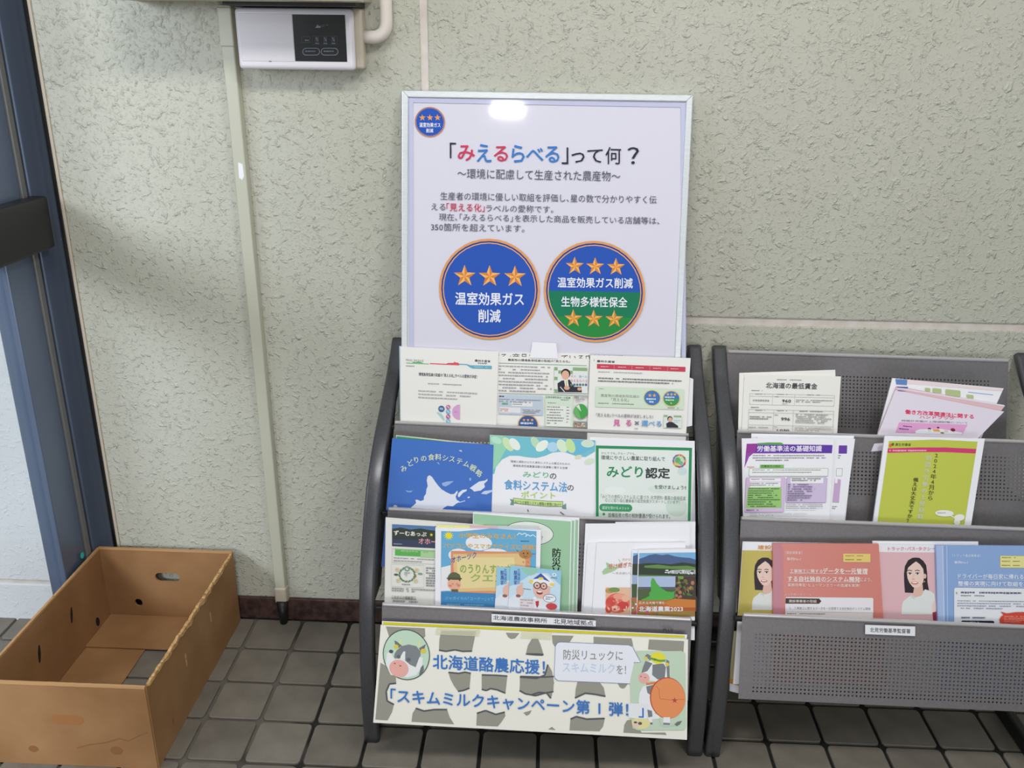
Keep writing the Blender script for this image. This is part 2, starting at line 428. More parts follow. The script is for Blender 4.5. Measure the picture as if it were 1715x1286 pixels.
mr = box('middle_rail', (XD-.05, -1.6, .945), (XD+.03, y_c+.012, 1.055), M_STILE2, dj, .006, 3)
for (x, y, a, l_) in ((80,346,40,.019),(98,376,62,.010),(102,401,70,.006)):
    c = un(x, y, 0, XD+.0012); 
    v = [c+Vector((0, -math.sin(t)*.0035*math.cos(rad(a))+math.cos(t)*l_*.5*math.sin(rad(a))*.6, math.cos(t)*l_*math.cos(rad(90-a))*-.5+math.sin(t)*.003)) for t in [k*math.pi/5 for k in range(10)]]
    mesh_obj('paint_chip', v, [tuple(range(10))], M_GROOVE, dj)
c = un(138, 930, 0, XD+.002)
v = [c+Vector((0, .0075*math.cos(t), .008*math.sin(t))) for t in [k*math.pi/6 for k in range(12)]]
st = slab('round_sticker', v, .0006, (1,0,0), newmat('teal_ink', (30,190,180), .5))
tag(st, 'small teal sticker low on the blue door stile, just above the cardboard box', 'sticker')

# ================================================================== BROCHURE STANDS
PROF = [(-.018,.808),(-.062,.768),(-.10,.737),(-.20,.675),(-.255,.637),(-.318,.574),(-.366,.486),(-.412,.37),(-.436,.234),(-.450,.107),(-.450,.0)]
PROF = [(a*K, b*K) for a, b in PROF]
PATH = catmull([(0,a,b) for a, b in PROF], 4)
def frame_tube(name, xo, xi, x_top_shift, parent, bow=0):
    """bowed flat tube swept along the side profile, rounded front corners"""
    wd = xi-xo; D = .016; cs = []
    r = .006
    for cx, cy, a0 in ((wd-r, r, -90), (wd-r*.4, D-r*.4, 0), (r*.4, D-r*.4, 90), (r, r, 180)):
        rr = r if cy == r else r*.4
        for i in range(4): a = rad(a0+30*i); cs.append((cx+rr*math.cos(a), cy+rr*math.sin(a)))
    bm = bmesh.new(); rings = []
    for i, p in enumerate(PATH):
        t = (PATH[min(i+1,len(PATH)-1)]-PATH[max(i-1,0)]).normalized()
        nrm = Vector((0, -t.z, t.y)); 
        if nrm.y < 0: nrm = -nrm
        nrm = Vector((0, abs(t.z), t.y if t.z < 0 else -t.y))
        sh = x_top_shift*(p.z/(PROF[0][1]))+bow*math.sin(math.pi*min(max(p.z/.74,0),1))
        ring = []
        for cx, cy in cs:
            q = p+nrm*cy; q.x = xo+cx+sh; 
            if i == len(PATH)-1: q.z = 0.0
            ring.append(bm.verts.new(q))
        rings.append(ring)
    k = len(cs)
    for a, c in zip(rings, rings[1:]):
        for i in range(k): bm.faces.new((a[i], a[(i+1) % k], c[(i+1) % k], c[i]))
    bm.faces.new(rings[0]); bm.faces.new(rings[-1][::-1])
    return bm_obj(name, bm, M_FRAME, parent, True)
def side_grille(x, sh, parent):
    """black ribbed infill between the bow and the straight rear line"""
    bm = bmesh.new(); z = .318
    pts = [(p.y, p.z) for p in PATH]
    def yb(z):
        for (y0,z0),(y1,z1) in zip(pts, pts[1:]):
            if z1 <= z <= z0: return y0+(y1-y0)*(z0-z)/(z0-z1)
        return pts[-1][0]
    def yr(z): return (-.083+( .72-z/K)*(-.334+.083)/(.72-.349))*K
    while z < .685:
        a, c = yb(z)+.011, yr(z)+.006
        if c > a+.004:
            xx = x+sh*z/PROF[0][1]
            box_bm((xx-.006, a, z), (xx+.006, c, z+.0042), bm=bm)
        z += .0072
    z = .318; k = 0
    while z < .68:
        z2 = min(z+.03, .685); xx = x+sh*z/PROF[0][1]
        vs = []
        for zz in (z, z2):
            c = yr(zz); vs += [bm.verts.new((xx+sx*.007, c+sy*.004, zz)) for sx, sy in ((-1,-1),(1,-1),(1,1),(-1,1))]
        for f in ((0,1,5,4),(1,2,6,5),(2,3,7,6),(3,0,4,7)): bm.faces.new([vs[i] for i in f])
        z = z2
    # thin backing web
    o = bm_obj('side_grille', bm, M_GRILLE, parent); o['kind'] = 'stuff'
    bm = bmesh.new(); vs = []
    zz = [.33+i*.035 for i in range(11)]
    for z in zz:
        xx = x+sh*z/PROF[0][1]; vs.append((bm.verts.new((xx, yb(z)+.012, z)), bm.verts.new((xx, max(yr(z), yb(z)+.021), z))))
    for a, c in zip(vs, vs[1:]): bm.faces.new((a[0], a[1], c[1], c[0]))
    o = bm_obj('side_web', bm, M_BLACK, parent)
    md = o.modifiers.new('t', 'SOLIDIFY'); md.thickness = .0012; md.offset = 0

def perforated(name, x0, x1, top, bot, zone, parent, mat=M_PLATE, pitch=.0077, gap=0, t=.0012):
    """sheet-metal panel from top (y,z) to bot (y,z); zone = (margin_left, margin_right, from_top, to_top) holds real punched holes"""
    top = Vector((0,)+top); bot = Vector((0,)+bot); L = (bot-top).length; dn = (bot-top)/L
    W = x1-x0; ml, mr_, a, c = zone
    nu = int((W-ml-mr_)/pitch); nv = int((c-a)/pitch); u0 = (W-nu*pitch)/2; 
    bm = bmesh.new()
    def V(u, v): q = top+dn*v; return bm.verts.new((x0+u, q.y, q.z))
    us, ue, vs_, ve = u0, u0+nu*pitch, a, a+nv*pitch
    G = [[V(us+i*pitch, vs_+j*pitch) for i in range(nu+1)] for j in range(nv+1)]
    r = pitch*.25
    for j in range(nv):
        for i in range(nu):
            cx, cy = us+(i+.5)*pitch, vs_+(j+.5)*pitch
            h = [V(cx+r*math.cos(rad(q)), cy+r*math.sin(rad(q))) for q in range(-157, 203, 45)]  # 8 points, first near upper left
            A, B, C_, D = G[j][i], G[j][i+1], G[j+1][i+1], G[j+1][i]
            # h order: -157(left-up),-112(up-left),-67(up-right),-22(right-up),23,68,113,158
            bm.faces.new((A, h[1], h[2], B)); bm.faces.new((B, h[3], h[4], C_)); bm.faces.new((C_, h[5], h[6], D)); bm.faces.new((D, h[7], h[0], A))
            bm.faces.new((A, h[0], h[1])); bm.faces.new((B, h[2], h[3])); bm.faces.new((C_, h[4], h[5])); bm.faces.new((D, h[6], h[7]))
    tl, tr, br, bl = V(0,0), V(W,0), V(W,L), V(0,L)
    bm.faces.new([tl]+[G[0][i] for i in range(nu+1)]+[tr]); bm.faces.new([bl, br][::-1]+[G[nv][i] for i in range(nu+1)]) 
    bm.faces.new([tl]+[G[j][0] for j in range(nv+1)]+[bl]); bm.faces.new([tr]+[G[j][nu] for j in range(nv+1)]+[br])
    o = bm_obj(name, bm, mat, parent)
    md = o.modifiers.new('t', 'SOLIDIFY'); md.thickness = t; md.offset = 0
    return o
RAILS = [(-.030, .748, 20), (-.19, .632, 20), (-.30, .492, 18), (-.40, .336, 15)]
BOTS = [.50, .43, .30, .168]
def stand(xl, xr, sl, sr, label, bow, zs, slope):
    root = empty('brochure_stand', ((xl+xr)/2, -.25, 0), label, 'brochure rack')
    sub = []
    w_ = .031
    for side, (xo, sh) in enumerate(((xl, sl), (xr-w_, sr))):
        f = frame_tube('side_frame', xo, xo+w_, sh, root, bow[side])
        side_grille(xo+w_/2, sh, root)
        box('foot_bar', (xo+.004, -.42, 0), (xo+w_-.004, -.03, .034), M_BLACK, root, .006)
    a, c = xl+w_+.016, xr-w_-.014
    for i, (y, z, lean) in enumerate(RAILS):
        z = z+zs[i]; bz = BOTS[i]; yb_ = y-(z-bz)*math.tan(rad(lean))
        zone = ((.036,.034,.042,.16),(.012,.012,.030,.125),(.012,.012,.05,.12),(.028,.02,.034,.158))[i]
        nm = ('back_panel','tray_front','tray_front','lower_panel')[i]
        aa, cc = (a-.002, c+.002) if i == 0 else (a, c)
        perforated(nm, aa, cc, (y, z), (yb_, bz), zone, root)
        # rolled rail on the top edge
        bm = bmesh.new(); box_bm((aa, y-.004, z-.004), (cc, y+.004, z+.004), .003, 2, bm)
        bm_obj('top_rail', bm, M_LIP, root)
        if i:
            for xx, x2 in ((aa-.014, aa+.004), (cc-.004, cc+.012)):
                box('bracket_pin', (xx, y-.001, z-.016), (x2, y+.009, z-.007), M_BLACK, root, .002)
        if i < 3:
            n_ = RAILS[i+1]; zf = n_[1]-.145; 
            y0 = y-(z-zf)*math.tan(rad(lean)); y1 = n_[0]-(n_[1]-zf)*math.tan(rad(n_[2]))
            if zf > bz-.04: 
                zf2 = max(zf, bz+.002); y0 = y-(z-zf2)*math.tan(rad(lean)); y1 = n_[0]-(n_[1]-zf2)*math.tan(rad(n_[2]))
                box('tray_floor', (aa, y1+.001, zf2-.001), (cc, y0-.001, zf2), M_PLATE, root)
    box('cross_bar', (xl+w_-.004, -.075, .010), (xr-w_+.004, -.045, .030), M_BLACK, root, .004)
    for o in root.children:
        if o.name.split('.')[0] in ('back_panel','tray_front','lower_panel','top_rail','bracket_pin','tray_floor'):
            for v in o.data.vertices: v.co.z -= slope*(v.co.x-a)/(c-a)
        if o.matrix_parent_inverse == Matrix.Identity(4): o.matrix_parent_inverse = Matrix.Translation(-root.location)
    return root
stA = stand(.237, .938, .016, -.004, 'dark grey three-tier brochure rack in the middle, holding the leaning poster', (-.009,0), (-.004,-.004,-.007,-.009), .010)
stB = stand(.943, 1.630, .014, .008, 'dark grey brochure rack on the right with a bare perforated lower panel', (0,0), (0,-.003,-.003,-.004), .005)

ROW1 = plane(-.175, .632, 22)
ROW2 = plane(-.272, .492, 22)
ROW3 = plane(-.366, .336, 17)
FRONT3 = plane(-.4035, .336, 15)
BANNER = plane(-.414, .318, 19)

# stickers on the lower panels (they move with the rack: parts)
def sticker(root, pl, off, quad, crop, texts, name='name_label'):
    P, n = offp(pl, off)
    q = [unplane(crop[0]+x/crop[2], crop[1]+y/crop[2], P, n) for x, y in quad]
    o = slab(name, q, .0004, n, M_PAPERW); relparent(o, root)
    pr = Print((P, n), crop, (quad[1][1]-quad[0][1])/(quad[1][0]-quad[0][0]), 0, .0001)
    for t in texts: pr.text(*t)
    for wh in ('lettering',):
        me = bpy.data.meshes.new(wh); me.from_pydata([tuple(v) for v in pr.V[wh]], [], pr.F[wh])
        ca = me.color_attributes.new('ink', 'FLOAT_COLOR', 'CORNER'); buf = []
        for p, c in zip(me.polygons, pr.C[wh]): buf += list(c)*p.loop_total
        ca.data.foreach_set('color', buf); me.materials.append(M_INK)
        l = bpy.data.objects.new(wh, me); COL.objects.link(l); l['kind'] = 'stuff'; l.parent = o
    o['label'] = 'white printed name label'
D4 = (890,1010,4.659); D3 = (590,1010,4.659)
sticker(stA, FRONT3, .0012, [(1087,84),(1900,136),(1900,182),(1087,148)], D3, [('北海道農政事務所',1100,94,1520,130,(60,60,66),.02,.062),('北見地域拠点',1572,121,1880,160,(60,60,66),.02,.055)])
sticker(stB, FRONT3, .0012, [(55,957),(568,975),(568,1072),(55,1052)], (1440,890,6.124), [('北見労働基準監督署',105,985,518,1032,(70,75,78),.02)])
pr = Print(offp(FRONT3, .0022), D4, .04); pr.text('PLUS',1030,198,1105,220,(45,45,48),.03)
pr.build(stA)

# ================================================================== POSTER
PP = plane(-.015, 1.277, 12)
tl, tr = unplane(673.6,152,*PP), unplane(1160.3,159.7,*PP)
l2, r2 = unplane(672.7,578,*PP), unplane(1140.7,578,*PP)
dl = (l2-tl).normalized(); dr = (r2-tr).normalized()
HL = .80
bl, br = tl+dl*HL, tr+dr*HL
post = slab('framed_poster', [tl+Vector((.004,0,-.004)), tr+Vector((-.004,0,-.004)), br, bl], .010, PP[1], newmat('poster_paper', (220,217,231), .05, 0, .5))
tag(post, 'tall white poster in a silver frame leaning on the wall above the middle rack', 'poster')
ex = (tr-tl).normalized()
fw = .0125
def bar(a, b, inn_a, inn_b):
    o = slab('frame_bar', [a+PP[1]*.004, b+PP[1]*.004, inn_b+PP[1]*.004, inn_a+PP[1]*.004], .016, PP[1], M_ALU, post)
    m = o.modifiers.new('b', 'BEVEL'); m.width = .0015; m.segments = 2
itl, itr, ibr, ibl = tl+ex*fw+dl*fw, tr-ex*fw+dr*fw, br-ex*fw-dr*fw, bl+ex*fw-dl*fw
bar(tl, tr, itl, itr); bar(tr, br, itr, ibr); bar(br, bl, ibr, ibl); bar(bl, tl, ibl, itl)
C1 = (660,140,3.298)
pr = Print(PP, C1, .018, .003, .0006)
LAV = (196,198,226)
pr.frame(80,80,1608,1700,24,LAV)
BLUE = (38,84,182); OR1 = (236,160,74); OR2 = (206,118,52)
def badge(pr, cx, cy, r, half=False, rows=None):
    pr.ell(cx, cy, r, r, (226,158,96)); pr.ell(cx, cy, r*.955, r*.955, (32,60,140)); pr.ell(cx, cy, r*.925, r*.925, (232,168,120)); 
    pr.ell(cx, cy, r*.905, r*.905, BLUE)
    if half:
        pr.ell(cx, cy, r*.905, r*.905, (20,122,86), 0, 180)
        pr.ell(cx, cy+r*.02, r*.885, r*.885, (36,138,62), 33, 147)
badge(pr, 198, 212, 84)
for k in range(3): pr.star(156+k*42, 188, 19, (244,190,110), (222,120,60))
pr.text('温室効果ガス',140,215,256,240,(240,240,250),.03); pr.text('削減',178,248,216,270,(240,240,250),.03)
ink = (40,42,60)
pr.text('「',308,326,342,412,ink,.004)
for ch, x0, x1, y0, y1, c in (('み',352,445,340,425,(206,58,92)),('え',458,536,335,432,(58,124,200)),('る',552,628,345,428,(206,58,92)),('ら',650,720,340,434,(58,124,200)),('べ',730,824,355,425,(58,124,200)),('る',836,912,346,434,(58,124,200))):
    pr.text(ch, x0, y0, x1, y1, c, .024)
pr.text('」',926,352,962,444,ink,.004); pr.text('っ',980,380,1052,436,ink,.01); pr.text('て',1068,362,1152,436,ink,.01)
pr.text('何',1168,350,1254,444,ink,.006); pr.text('？',1290,350,1352,444,ink,.012)
pr.text('～環境に配慮して生産された農産物～',350,468,1250,524,(84,84,98),-.004)
tx = (84,84,96)
pr.text('生産者の環境に優しい取組を評価し、星の数で分かりやすく伝',256,598,1450,642,tx,.0)
pr.text('える',206,662,284,698,tx,.0); pr.text('「見える化」',290,660,500,704,(206,58,80),.016); pr.text('ラベルの愛称です。',508,668,880,708,tx,.0)
pr.text('現在、「みえるらべる」を表示した商品を販売している店舗等は、',248,716,1465,756,tx,.0)
pr.text('350箇所を超えています。',204,770,720,812,tx,.0)
C2 = (660,380,3.298); pr.crop = C2
badge(pr, 527, 344, 279)
for k, x in enumerate((390,528,668)): pr.star(x, 272+k*2, 63, (246,186,100), (218,128,62))
wt = (236,238,250)
pr.text('温室効果ガス',338,360,716,430,wt,.03,.012); pr.text('削減',466,456,588,526,wt,.03,.01)
badge(pr, 1107, 357, 280, True)
for k, x in enumerate((998,1111,1226)): pr.star(x, 216+k*3, 52, (246,186,100), (218,128,62))
for k, x in enumerate((990,1103,1216)): pr.star(x, 506+k*2, 52, (236,184,90), (208,132,56))
pr.text('温室効果ガス削減',903,278,1318,334,wt,.03,.012); pr.text('生物多様性保全',924,384,1288,440,wt,.03,.012)
pr.text('「みえるらべる」商品を販売している店舗（店頭）',345,692,1268,736,tx,.0)
pr.build(post, M_INKP)
# clear cover sheet corner glare patch is left to the lamps; small tab of paper at the poster's lower middle
tb, _ = sheet('paper_tab', 'small blank white paper tab at the poster foot behind the top row of leaflets', 'paper slip', PP, .005, [(765,636),(895,642),(905,720),(750,715)], .1, .0006, M_PAPERW, crop=C2)

# ================================================================== RACK A, TOP TIER
C5 = (640,560,6.125); C6 = (900,560,5.36)
dk = (70,68,78); gy = (142,140,143)
o, pl = sheet('leaflet', 'bluish-edged blank sheet peeking out left behind the press leaflet, top tier', 'leaflet', ROW1, .000, [(175,118),(900,150),(900,880),(182,885)], .9, crop=C5, mat=newmat('pale_blue_paper', (190,208,226), .5))
o, pl = sheet('leaflet', 'white press release leaflet with thin green, red and blue line, left on top tier', 'leaflet', ROW1, .009, [(187,125),(1195,175),(1172,912),(190,890)], .9, t=.004, crop=C5, mat=M_PAPER)
pr = Print(pl, C5, .045, 0)
pr.text('PRESS RELEASE',245,252,425,274,gy,.01)
pr.rect(245,288,480,297,(120,190,130)); pr.poly([(305,292),(320,280),(350,284),(370,278),(400,284),(425,297),(305,297)],(96,176,110))
pr.rect(490,293,790,304,(222,90,100)); pr.poly([(660,300),(680,292),(735,292),(742,278),(752,288),(780,290),(792,308),(660,306)],(216,76,88))
pr.poly([(790,300),(870,304),(905,316),(1125,322),(1125,356),(930,350),(900,338),(868,314),(790,310)],(96,168,192))
pr.text('農林水産省',950,256,1110,280,dk,.02); pr.text('MAFF',985,288,1075,302,dk,.02)
pr.lines(945,328,1110,346,1,(160,205,220)); pr.lines(245,318,355,336,1,gy)
pr.text('環境負荷低減の取組の「見える化」ラベルの愛称が決定！',375,390,975,424,dk,.02)
pr.lines(470,498,890,522,1,(170,170,172)); pr.lines(370,572,985,672,3,(176,176,178), .45)
pr.ell(608,763,32,32,(58,94,140)); pr.rect(590,750,626,772,(150,180,214))
for y, c in ((745,(190,110,160)),(793,(110,180,212)),(843,(190,90,150)),(890,(110,180,212))): pr.ell(677,y,23,23,c); pr.line([(665,y-12),(690,y+10)],7,(228,214,228))
pr.ell(797,797,78,76,(212,160,208),90,270); pr.ell(560,885,80,88,(166,208,208),-90,0); pr.text('選ぶ',740,785,780,803,(180,120,170),.01)
pr.build(o)
o, pl = sheet('leaflet', 'green-lined white leaflet with a small photo of a man, middle of the top tier', 'leaflet', ROW1, .004, [(-70+0,178-60),(505-0,175),(450,845),(-75,800)] if 0 else [(-400,160),(470,172),(452,842),(-400,810)], .9, t=.003, crop=C6)
pr = Print(pl, C5, .03)
pr.text('農産物の環境負荷低減の取組の「見える化」',1290,248,1925,272,dk,.02)
pr.rect(1195,290,2100,297,(110,170,150))
pr.lines(1195,318,1750,600,9,(160,160,164),.46,.2,3); pr.rect(1195,600,2110,604,(90,140,120))
pr.rect(1195,618,1650,818,(188,200,216)); pr.lines(1200,628,1260,652,1,dk,.6); pr.lines(1200,660,1640,700,2,gy); pr.rect(1330,690,1545,735,(226,226,226)); pr.rect(1205,745,1420,800,(224,224,226)); pr.lines(1340,692,1530,730,2,gy)
pr.lines(1440,770,1630,815,3,gy); pr.lines(1230,700,1300,735,1,(90,170,110)); pr.lines(1210,760,1300,795,2,(220,140,130))
pr.ell(1497,925,104,100,(214,160,90)); pr.ell(1497,925,96,92,(48,84,140)); 
for k in range(3): pr.star(1455+k*42, 878, 18, (240,190,110), (220,140,80))
pr.lines(1420,900,1575,930,1,(200,214,236),.7)
pr.crop = C6
pr.rect(152,293,450,520,(222,226,222))
for x, y in ((152,293),(318,296),(188,322),(152,380),(152,490)): pr.rect(x,y,x+(130 if x > 180 and y < 330 else 30),y+30,(134,172,120))
pr.ell(255,352,42,44,(34,28,30)); pr.ell(252,366,34,42,(222,172,148)); pr.poly([(180,440),(215,415),(290,405),(330,470),(395,470),(400,520),(185,518)],(38,40,52))
pr.poly([(240,410),(272,405),(282,470),(250,470)],(236,236,238)); pr.poly([(252,415),(264,413),(270,460),(256,464)],(206,196,110)); pr.ell(265,480,26,18,(214,160,136)); pr.ell(378,490,20,14,(214,160,136))
pr.line([(205,470),(245,516)],7,(226,226,226))
pr.text('見る',300,365,345,385,(226,150,190),.02); pr.text('選べる',372,368,446,388,(130,180,220),.02); pr.text('みえるらべる',296,402,448,428,(214,110,160),.02)
for k in range(6): pr.ell(306+k*26,452,11,12,(76,110,160) if k % 2 else (90,130,110))
pr.rect(70,545,318,825,(206,224,204)); pr.text('生物多様性保全への配慮',74,553,296,573,dk,.02); pr.lines(210,582,296,602,1,gy); pr.lines(92,610,180,626,1,gy)
pr.rect(84,640,298,820,(226,230,222)); pr.lines(86,645,240,815,7,gy,.45,.3,6); pr.lines(260,650,290,810,6,gy,.3,.2,6)
pr.text('消費者への広がり',326,553,452,572,dk,.02); pr.lines(345,578,440,608,2,gy)
pr.ell(390,690,62,66,(64,158,72)); pr.ell(390,690,60,64,(100,176,96),90,235); pr.poly([(390,690),(348,644),(372,630)],(226,220,210)); pr.line([(390,690),(372,630)],4,(230,230,226))
pr.rect(326,780,448,835,(150,136,120)); 
for k in range(26): pr.ell(R.uniform(334,440),R.uniform(786,830),R.uniform(5,11),R.uniform(4,8),R.choice([(90,88,86),(206,150,120),(220,214,206),(110,150,170)]))
pr.build(o)
o, pl = sheet('leaflet', 'blank white sheet edge behind the red-barred leaflet, top tier right', 'leaflet', ROW1, .0035, [(900,200),(1400,400),(1392,700),(900,700)], .4, crop=C6, mat=M_PAPERW)
o, pl = sheet('leaflet', 'white leaflet with red header bar and round badges, right on the top tier', 'leaflet', ROW1, .011, [(475,185),(1376,212),(1336,885),(450,842)], .9, t=.003, crop=C6, mat=M_PAPER)
pr = Print(pl, C6, .035, -.02)
pr.text('農林水産省',535,230,695,250,dk,.03); pr.line([(512,222),(508,240)],4,gy)
pr.rect(535,264,1330,308,(196,60,80))
for k in range(1,5): pr.rect(528+k*160,268+k*5.6,531+k*160,308+k*5.6,(226,150,160))
for k in range(5): pr.lines(568+k*157,284+k*5,655+k*157,300+k*5,1,(232,170,180))
pr.lines(545,330,1030,352,1,(176,176,180),.5); pr.lines(545,386,1310,436,2,(120,120,124),.5)
pr.rect(522,466,1316,650,(206,222,202)); pr.lines(552,484,605,496,1,gy)
pr.text('農産物の環境負荷低減の',570,534,915,560,(110,112,110),.01); pr.text('「見える化」',665,568,820,600,(110,112,110),.01); pr.lines(545,612,935,632,1,(140,144,138))
pr.ell(1030,570,79,74,(222,196,130)); pr.ell(1030,570,71,66,(60,116,180)); pr.star(1010,547,19,(240,180,90),(220,150,80)); pr.star(1050,548,19,(240,180,90),(220,150,80)); pr.lines(978,572,1085,590,1,(214,226,240),.8,0); pr.lines(1005,598,1052,616,1,(214,226,240),.8,0)
pr.ell(1203,576,79,74,(222,196,130)); pr.ell(1203,576,71,66,(60,116,180)); pr.ell(1203,576,71,66,(60,146,82),0,180)
for k in range(3): pr.star(1172+k*32,538,16,(236,190,110),(214,160,90))
pr.lines(1145,556,1262,574,1,(206,220,236),.8,0); pr.lines(1150,582,1258,598,1,(206,230,210),.8,0); pr.star(1200,618,12,(230,200,90),(220,180,80)); pr.lines(1170,655,1290,668,1,gy)
pr.text('「見える化」ラベルの愛称が決定しました！',528,706,1040,738,(96,96,104),.01)
pr.text('見',685,765,742,820,(212,90,160),.03); pr.text('る',795,768,845,820,(212,90,160),.03); pr.text('×',875,778,912,812,(92,96,130),.02); pr.text('選べる',935,772,1115,822,(92,158,210),.03)
pr.lines(870,842,910,854,1,gy)
pr.rect(1134,722,1296,836,(216,224,220)); pr.rect(1134,722,1170,742,(140,176,130)); pr.rect(1225,728,1294,744,(140,176,130)); pr.ell(1190,758,24,24,(36,30,32)); pr.ell(1192,766,19,22,(214,168,146)); pr.poly([(1156,800),(1180,785),(1210,785),(1262,820),(1265,838),(1160,836)],(42,42,50)); pr.lines(1222,768,1288,800,2,(170,190,214))
pr.build(o)

# ================================================================== RACK A, MIDDLE TIER
C7 = (600,700,5.36); C8 = (900,700,5.36)
o, pl = sheet('leaflet', 'cream sheet edge behind the blue map booklet, middle tier', 'leaflet', ROW2, 0, [(340,152),(1240,245),(1240,845),(300,820)], .8, crop=C7, mat=M_CREAM)
o, pl = sheet('booklet', 'green booklet mostly hidden behind the blue map booklet, middle tier', 'booklet', ROW2, .004, [(345,162),(1252,262),(1228,845),(300,820)], .8, crop=C7, mat=newmat('green_paper', (52,150,96), .4))
o, pl = sheet('booklet', 'blue booklet with white island map and arched pale lettering, middle tier left', 'booklet', ROW2, .008, [(305,180),(1215,240),(1196,846),(250,820)], .8, t=.003, crop=C7, mat=newmat('blue_cover', (62,112,196), .3))
pr = Print(pl, C7, .06)
pr.rect(305,180,350,182,(90,130,205))
cl = (224,228,242)
pr.poly([(640,513),(662,528),(690,570),(712,600),(748,640),(790,665),(830,684),(860,682),(890,650),(893,668),(874,705),(884,735),(915,752),(880,768),(850,792),(800,788),(770,805),(745,828),(640,850),(480,845),(468,808),(500,780),(520,762),(512,735),(530,733),(560,745),(588,735),(590,705),(607,682),(612,640),(624,610),(615,560),(622,525)],cl)
pr.poly([(893,700),(900,672),(935,645),(975,640),(972,655),(940,672),(905,712)],cl); pr.poly([(1000,630),(1040,600),(1085,570),(1140,560),(1160,545),(1160,562),(1130,590),(1138,620),(1100,650),(1040,660),(1020,640)],cl)
pr.poly([(1100,680),(1130,655),(1205,645),(1205,660),(1150,685)],(196,208,236)); pr.poly([(980,708),(1000,704),(1002,714),(985,720)],cl); pr.line([(905,758),(960,742)],9,(180,198,234))
pr.poly([(750,585),(790,570),(860,565),(820,595),(785,615),(756,605)],(150,178,226)); pr.poly([(420,645),(450,655),(495,650),(470,668),(440,665)],(140,170,222)); pr.poly([(900,290),(925,285),(935,305),(915,300)],(180,198,234)); pr.ell(333,792,18,12,(186,202,234)); pr.ell(1005,550,10,14,(140,170,222)); pr.poly([(705,395),(720,398),(732,418),(718,412)],(150,176,224))
tt = 'みどりの食料システム戦略'; cc = [(407,452),(466,405),(521,375),(587,362),(655,352),(718,350),(782,358),(842,368),(908,388),(972,412),(1030,448),(1083,495)]
pr.chars(tt, cc, 62, 60, (214,226,196), .03, [-28,-22,-15,-6,0,2,5,9,14,20,27,34])
pr.build(o, M_INKG)
o, pl = sheet('leaflet', 'white sheet with green border and large green and black title, middle tier right', 'leaflet', ROW2, .003, [(470,170),(1412,206),(1418,935),(430,900)], .8, t=.003, crop=C8, mat=M_PAPERW)
pr = Print(pl, C8, .025, 0)
pr.rect(548,266,1368,905,(226,234,230))
for x, y, rx, ry, c in ((640,840,190,110,(210,224,216)),(1250,800,160,140,(206,222,212)),(1120,640,220,60,(216,228,222)),(1300,480,70,60,(204,222,222)),(700,650,160,60,(232,238,236))): pr.ell(x,y,rx*.6,ry*.6,c)
gn = (38,140,88)
pr.rect(525,246,1388,272,gn); pr.rect(525,246,550,888,gn); pr.rect(1362,268,1388,905,gn) if 0 else pr.poly([(1362,268),(1388,268),(1374,930),(1350,930)],gn)
pr.text('ひとりでも、グループでも、',574,303,886,325,(96,100,100),.01); pr.text('環境にやさしい農業に取り組んで',572,334,1145,374,(70,74,74),.02)
pr.text('みどり',625,432,945,530,gn,.04,.01); pr.text('認定',972,446,1188,540,(46,50,54),.045,.01)
pr.text('を受けましょう!!',1052,600,1335,636,(70,74,74),.02)
pr.text('「みどりの食料システム法」に基づき、化学肥料・農薬の使用低減',570,684,1330,722,(116,124,120),.0); pr.text('などに取り組む農業者の認定制度がスタートしています！',608,724,1275,754,(110,126,116),.0)
pr.rrect(556,768,852,834,32,(52,148,98)); pr.text('認定を受けるメリット',582,790,824,818,(220,236,226),.01)
pr.ell(596,862,12,12,(52,148,98)); pr.text('設備投資の際の税制優遇が受けられます。',636,850,1190,890,(84,90,86),.01)
pr.ring(1274,385,46,60,(200,90,110))
for k in range(12): a=rad(k*30); pr.ell(1274+54*math.cos(a),385+54*math.sin(a),9,9,R.choice([(220,170,60),(60,130,190),(70,160,90),(200,70,80)]))
pr.ell(1274,385,45,45,(196,222,196)); pr.ell(1260,380,26,28,(104,172,110)); pr.ell(1286,404,22,18,(120,180,140)); pr.ell(1250,415,22,12,(226,196,110))
pr.build(o, M_INKG)
o, pl = sheet('leaflet', 'white leaflet with teal band and pale leaves along its top, middle tier centre', 'leaflet', ROW2, .007, [(1180,152),(2130,198),(2115,900),(1198,850)], .8, t=.003, crop=C7, mat=M_PAPERW)
pr = Print(pl, C7, .03)
pr.poly([(1180,154),(2128,200),(2126,300),(2040,350),(1950,340),(1840,300),(1745,310),(1680,338),(1600,358),(1520,352),(1440,338),(1360,338),(1290,372),(1235,440),(1222,500),(1190,500)],(112,192,208))
pr.poly([(1180,154),(1300,160),(1340,250),(1300,330),(1250,420),(1215,460),(1190,500)],(150,212,180)); pr.poly([(1640,178),(2128,202),(2126,260),(1990,330),(1900,320),(1800,290),(1700,300)],(104,182,216))
for x, y, rx, ry, c, rt in ((1345,235,70,38,(206,228,180),55),(1405,235,62,38,(232,240,232),50),(1590,220,58,34,(186,220,190),60),(1650,250,66,40,(232,242,228),-40),(1745,260,50,44,(176,212,236),0),(1830,250,62,44,(216,234,206),60),(1905,250,66,40,(196,226,160),70),(2060,230,60,34,(206,226,206),0),(2075,390,50,26,(212,228,206),-20),(1240,200,50,30,(186,226,206),20),(1975,350,34,18,(224,216,190),-20)): pr.ell(x,y,rx,ry,c,0,360,rt)
pr.text('環境と調和のとれた食料システムの確立のための',1368,378,1900,400,(110,110,118),.0,.045); pr.text('環境負荷低減事業活動の促進等に関する法律',1388,416,1878,438,(110,110,118),.0,.045)
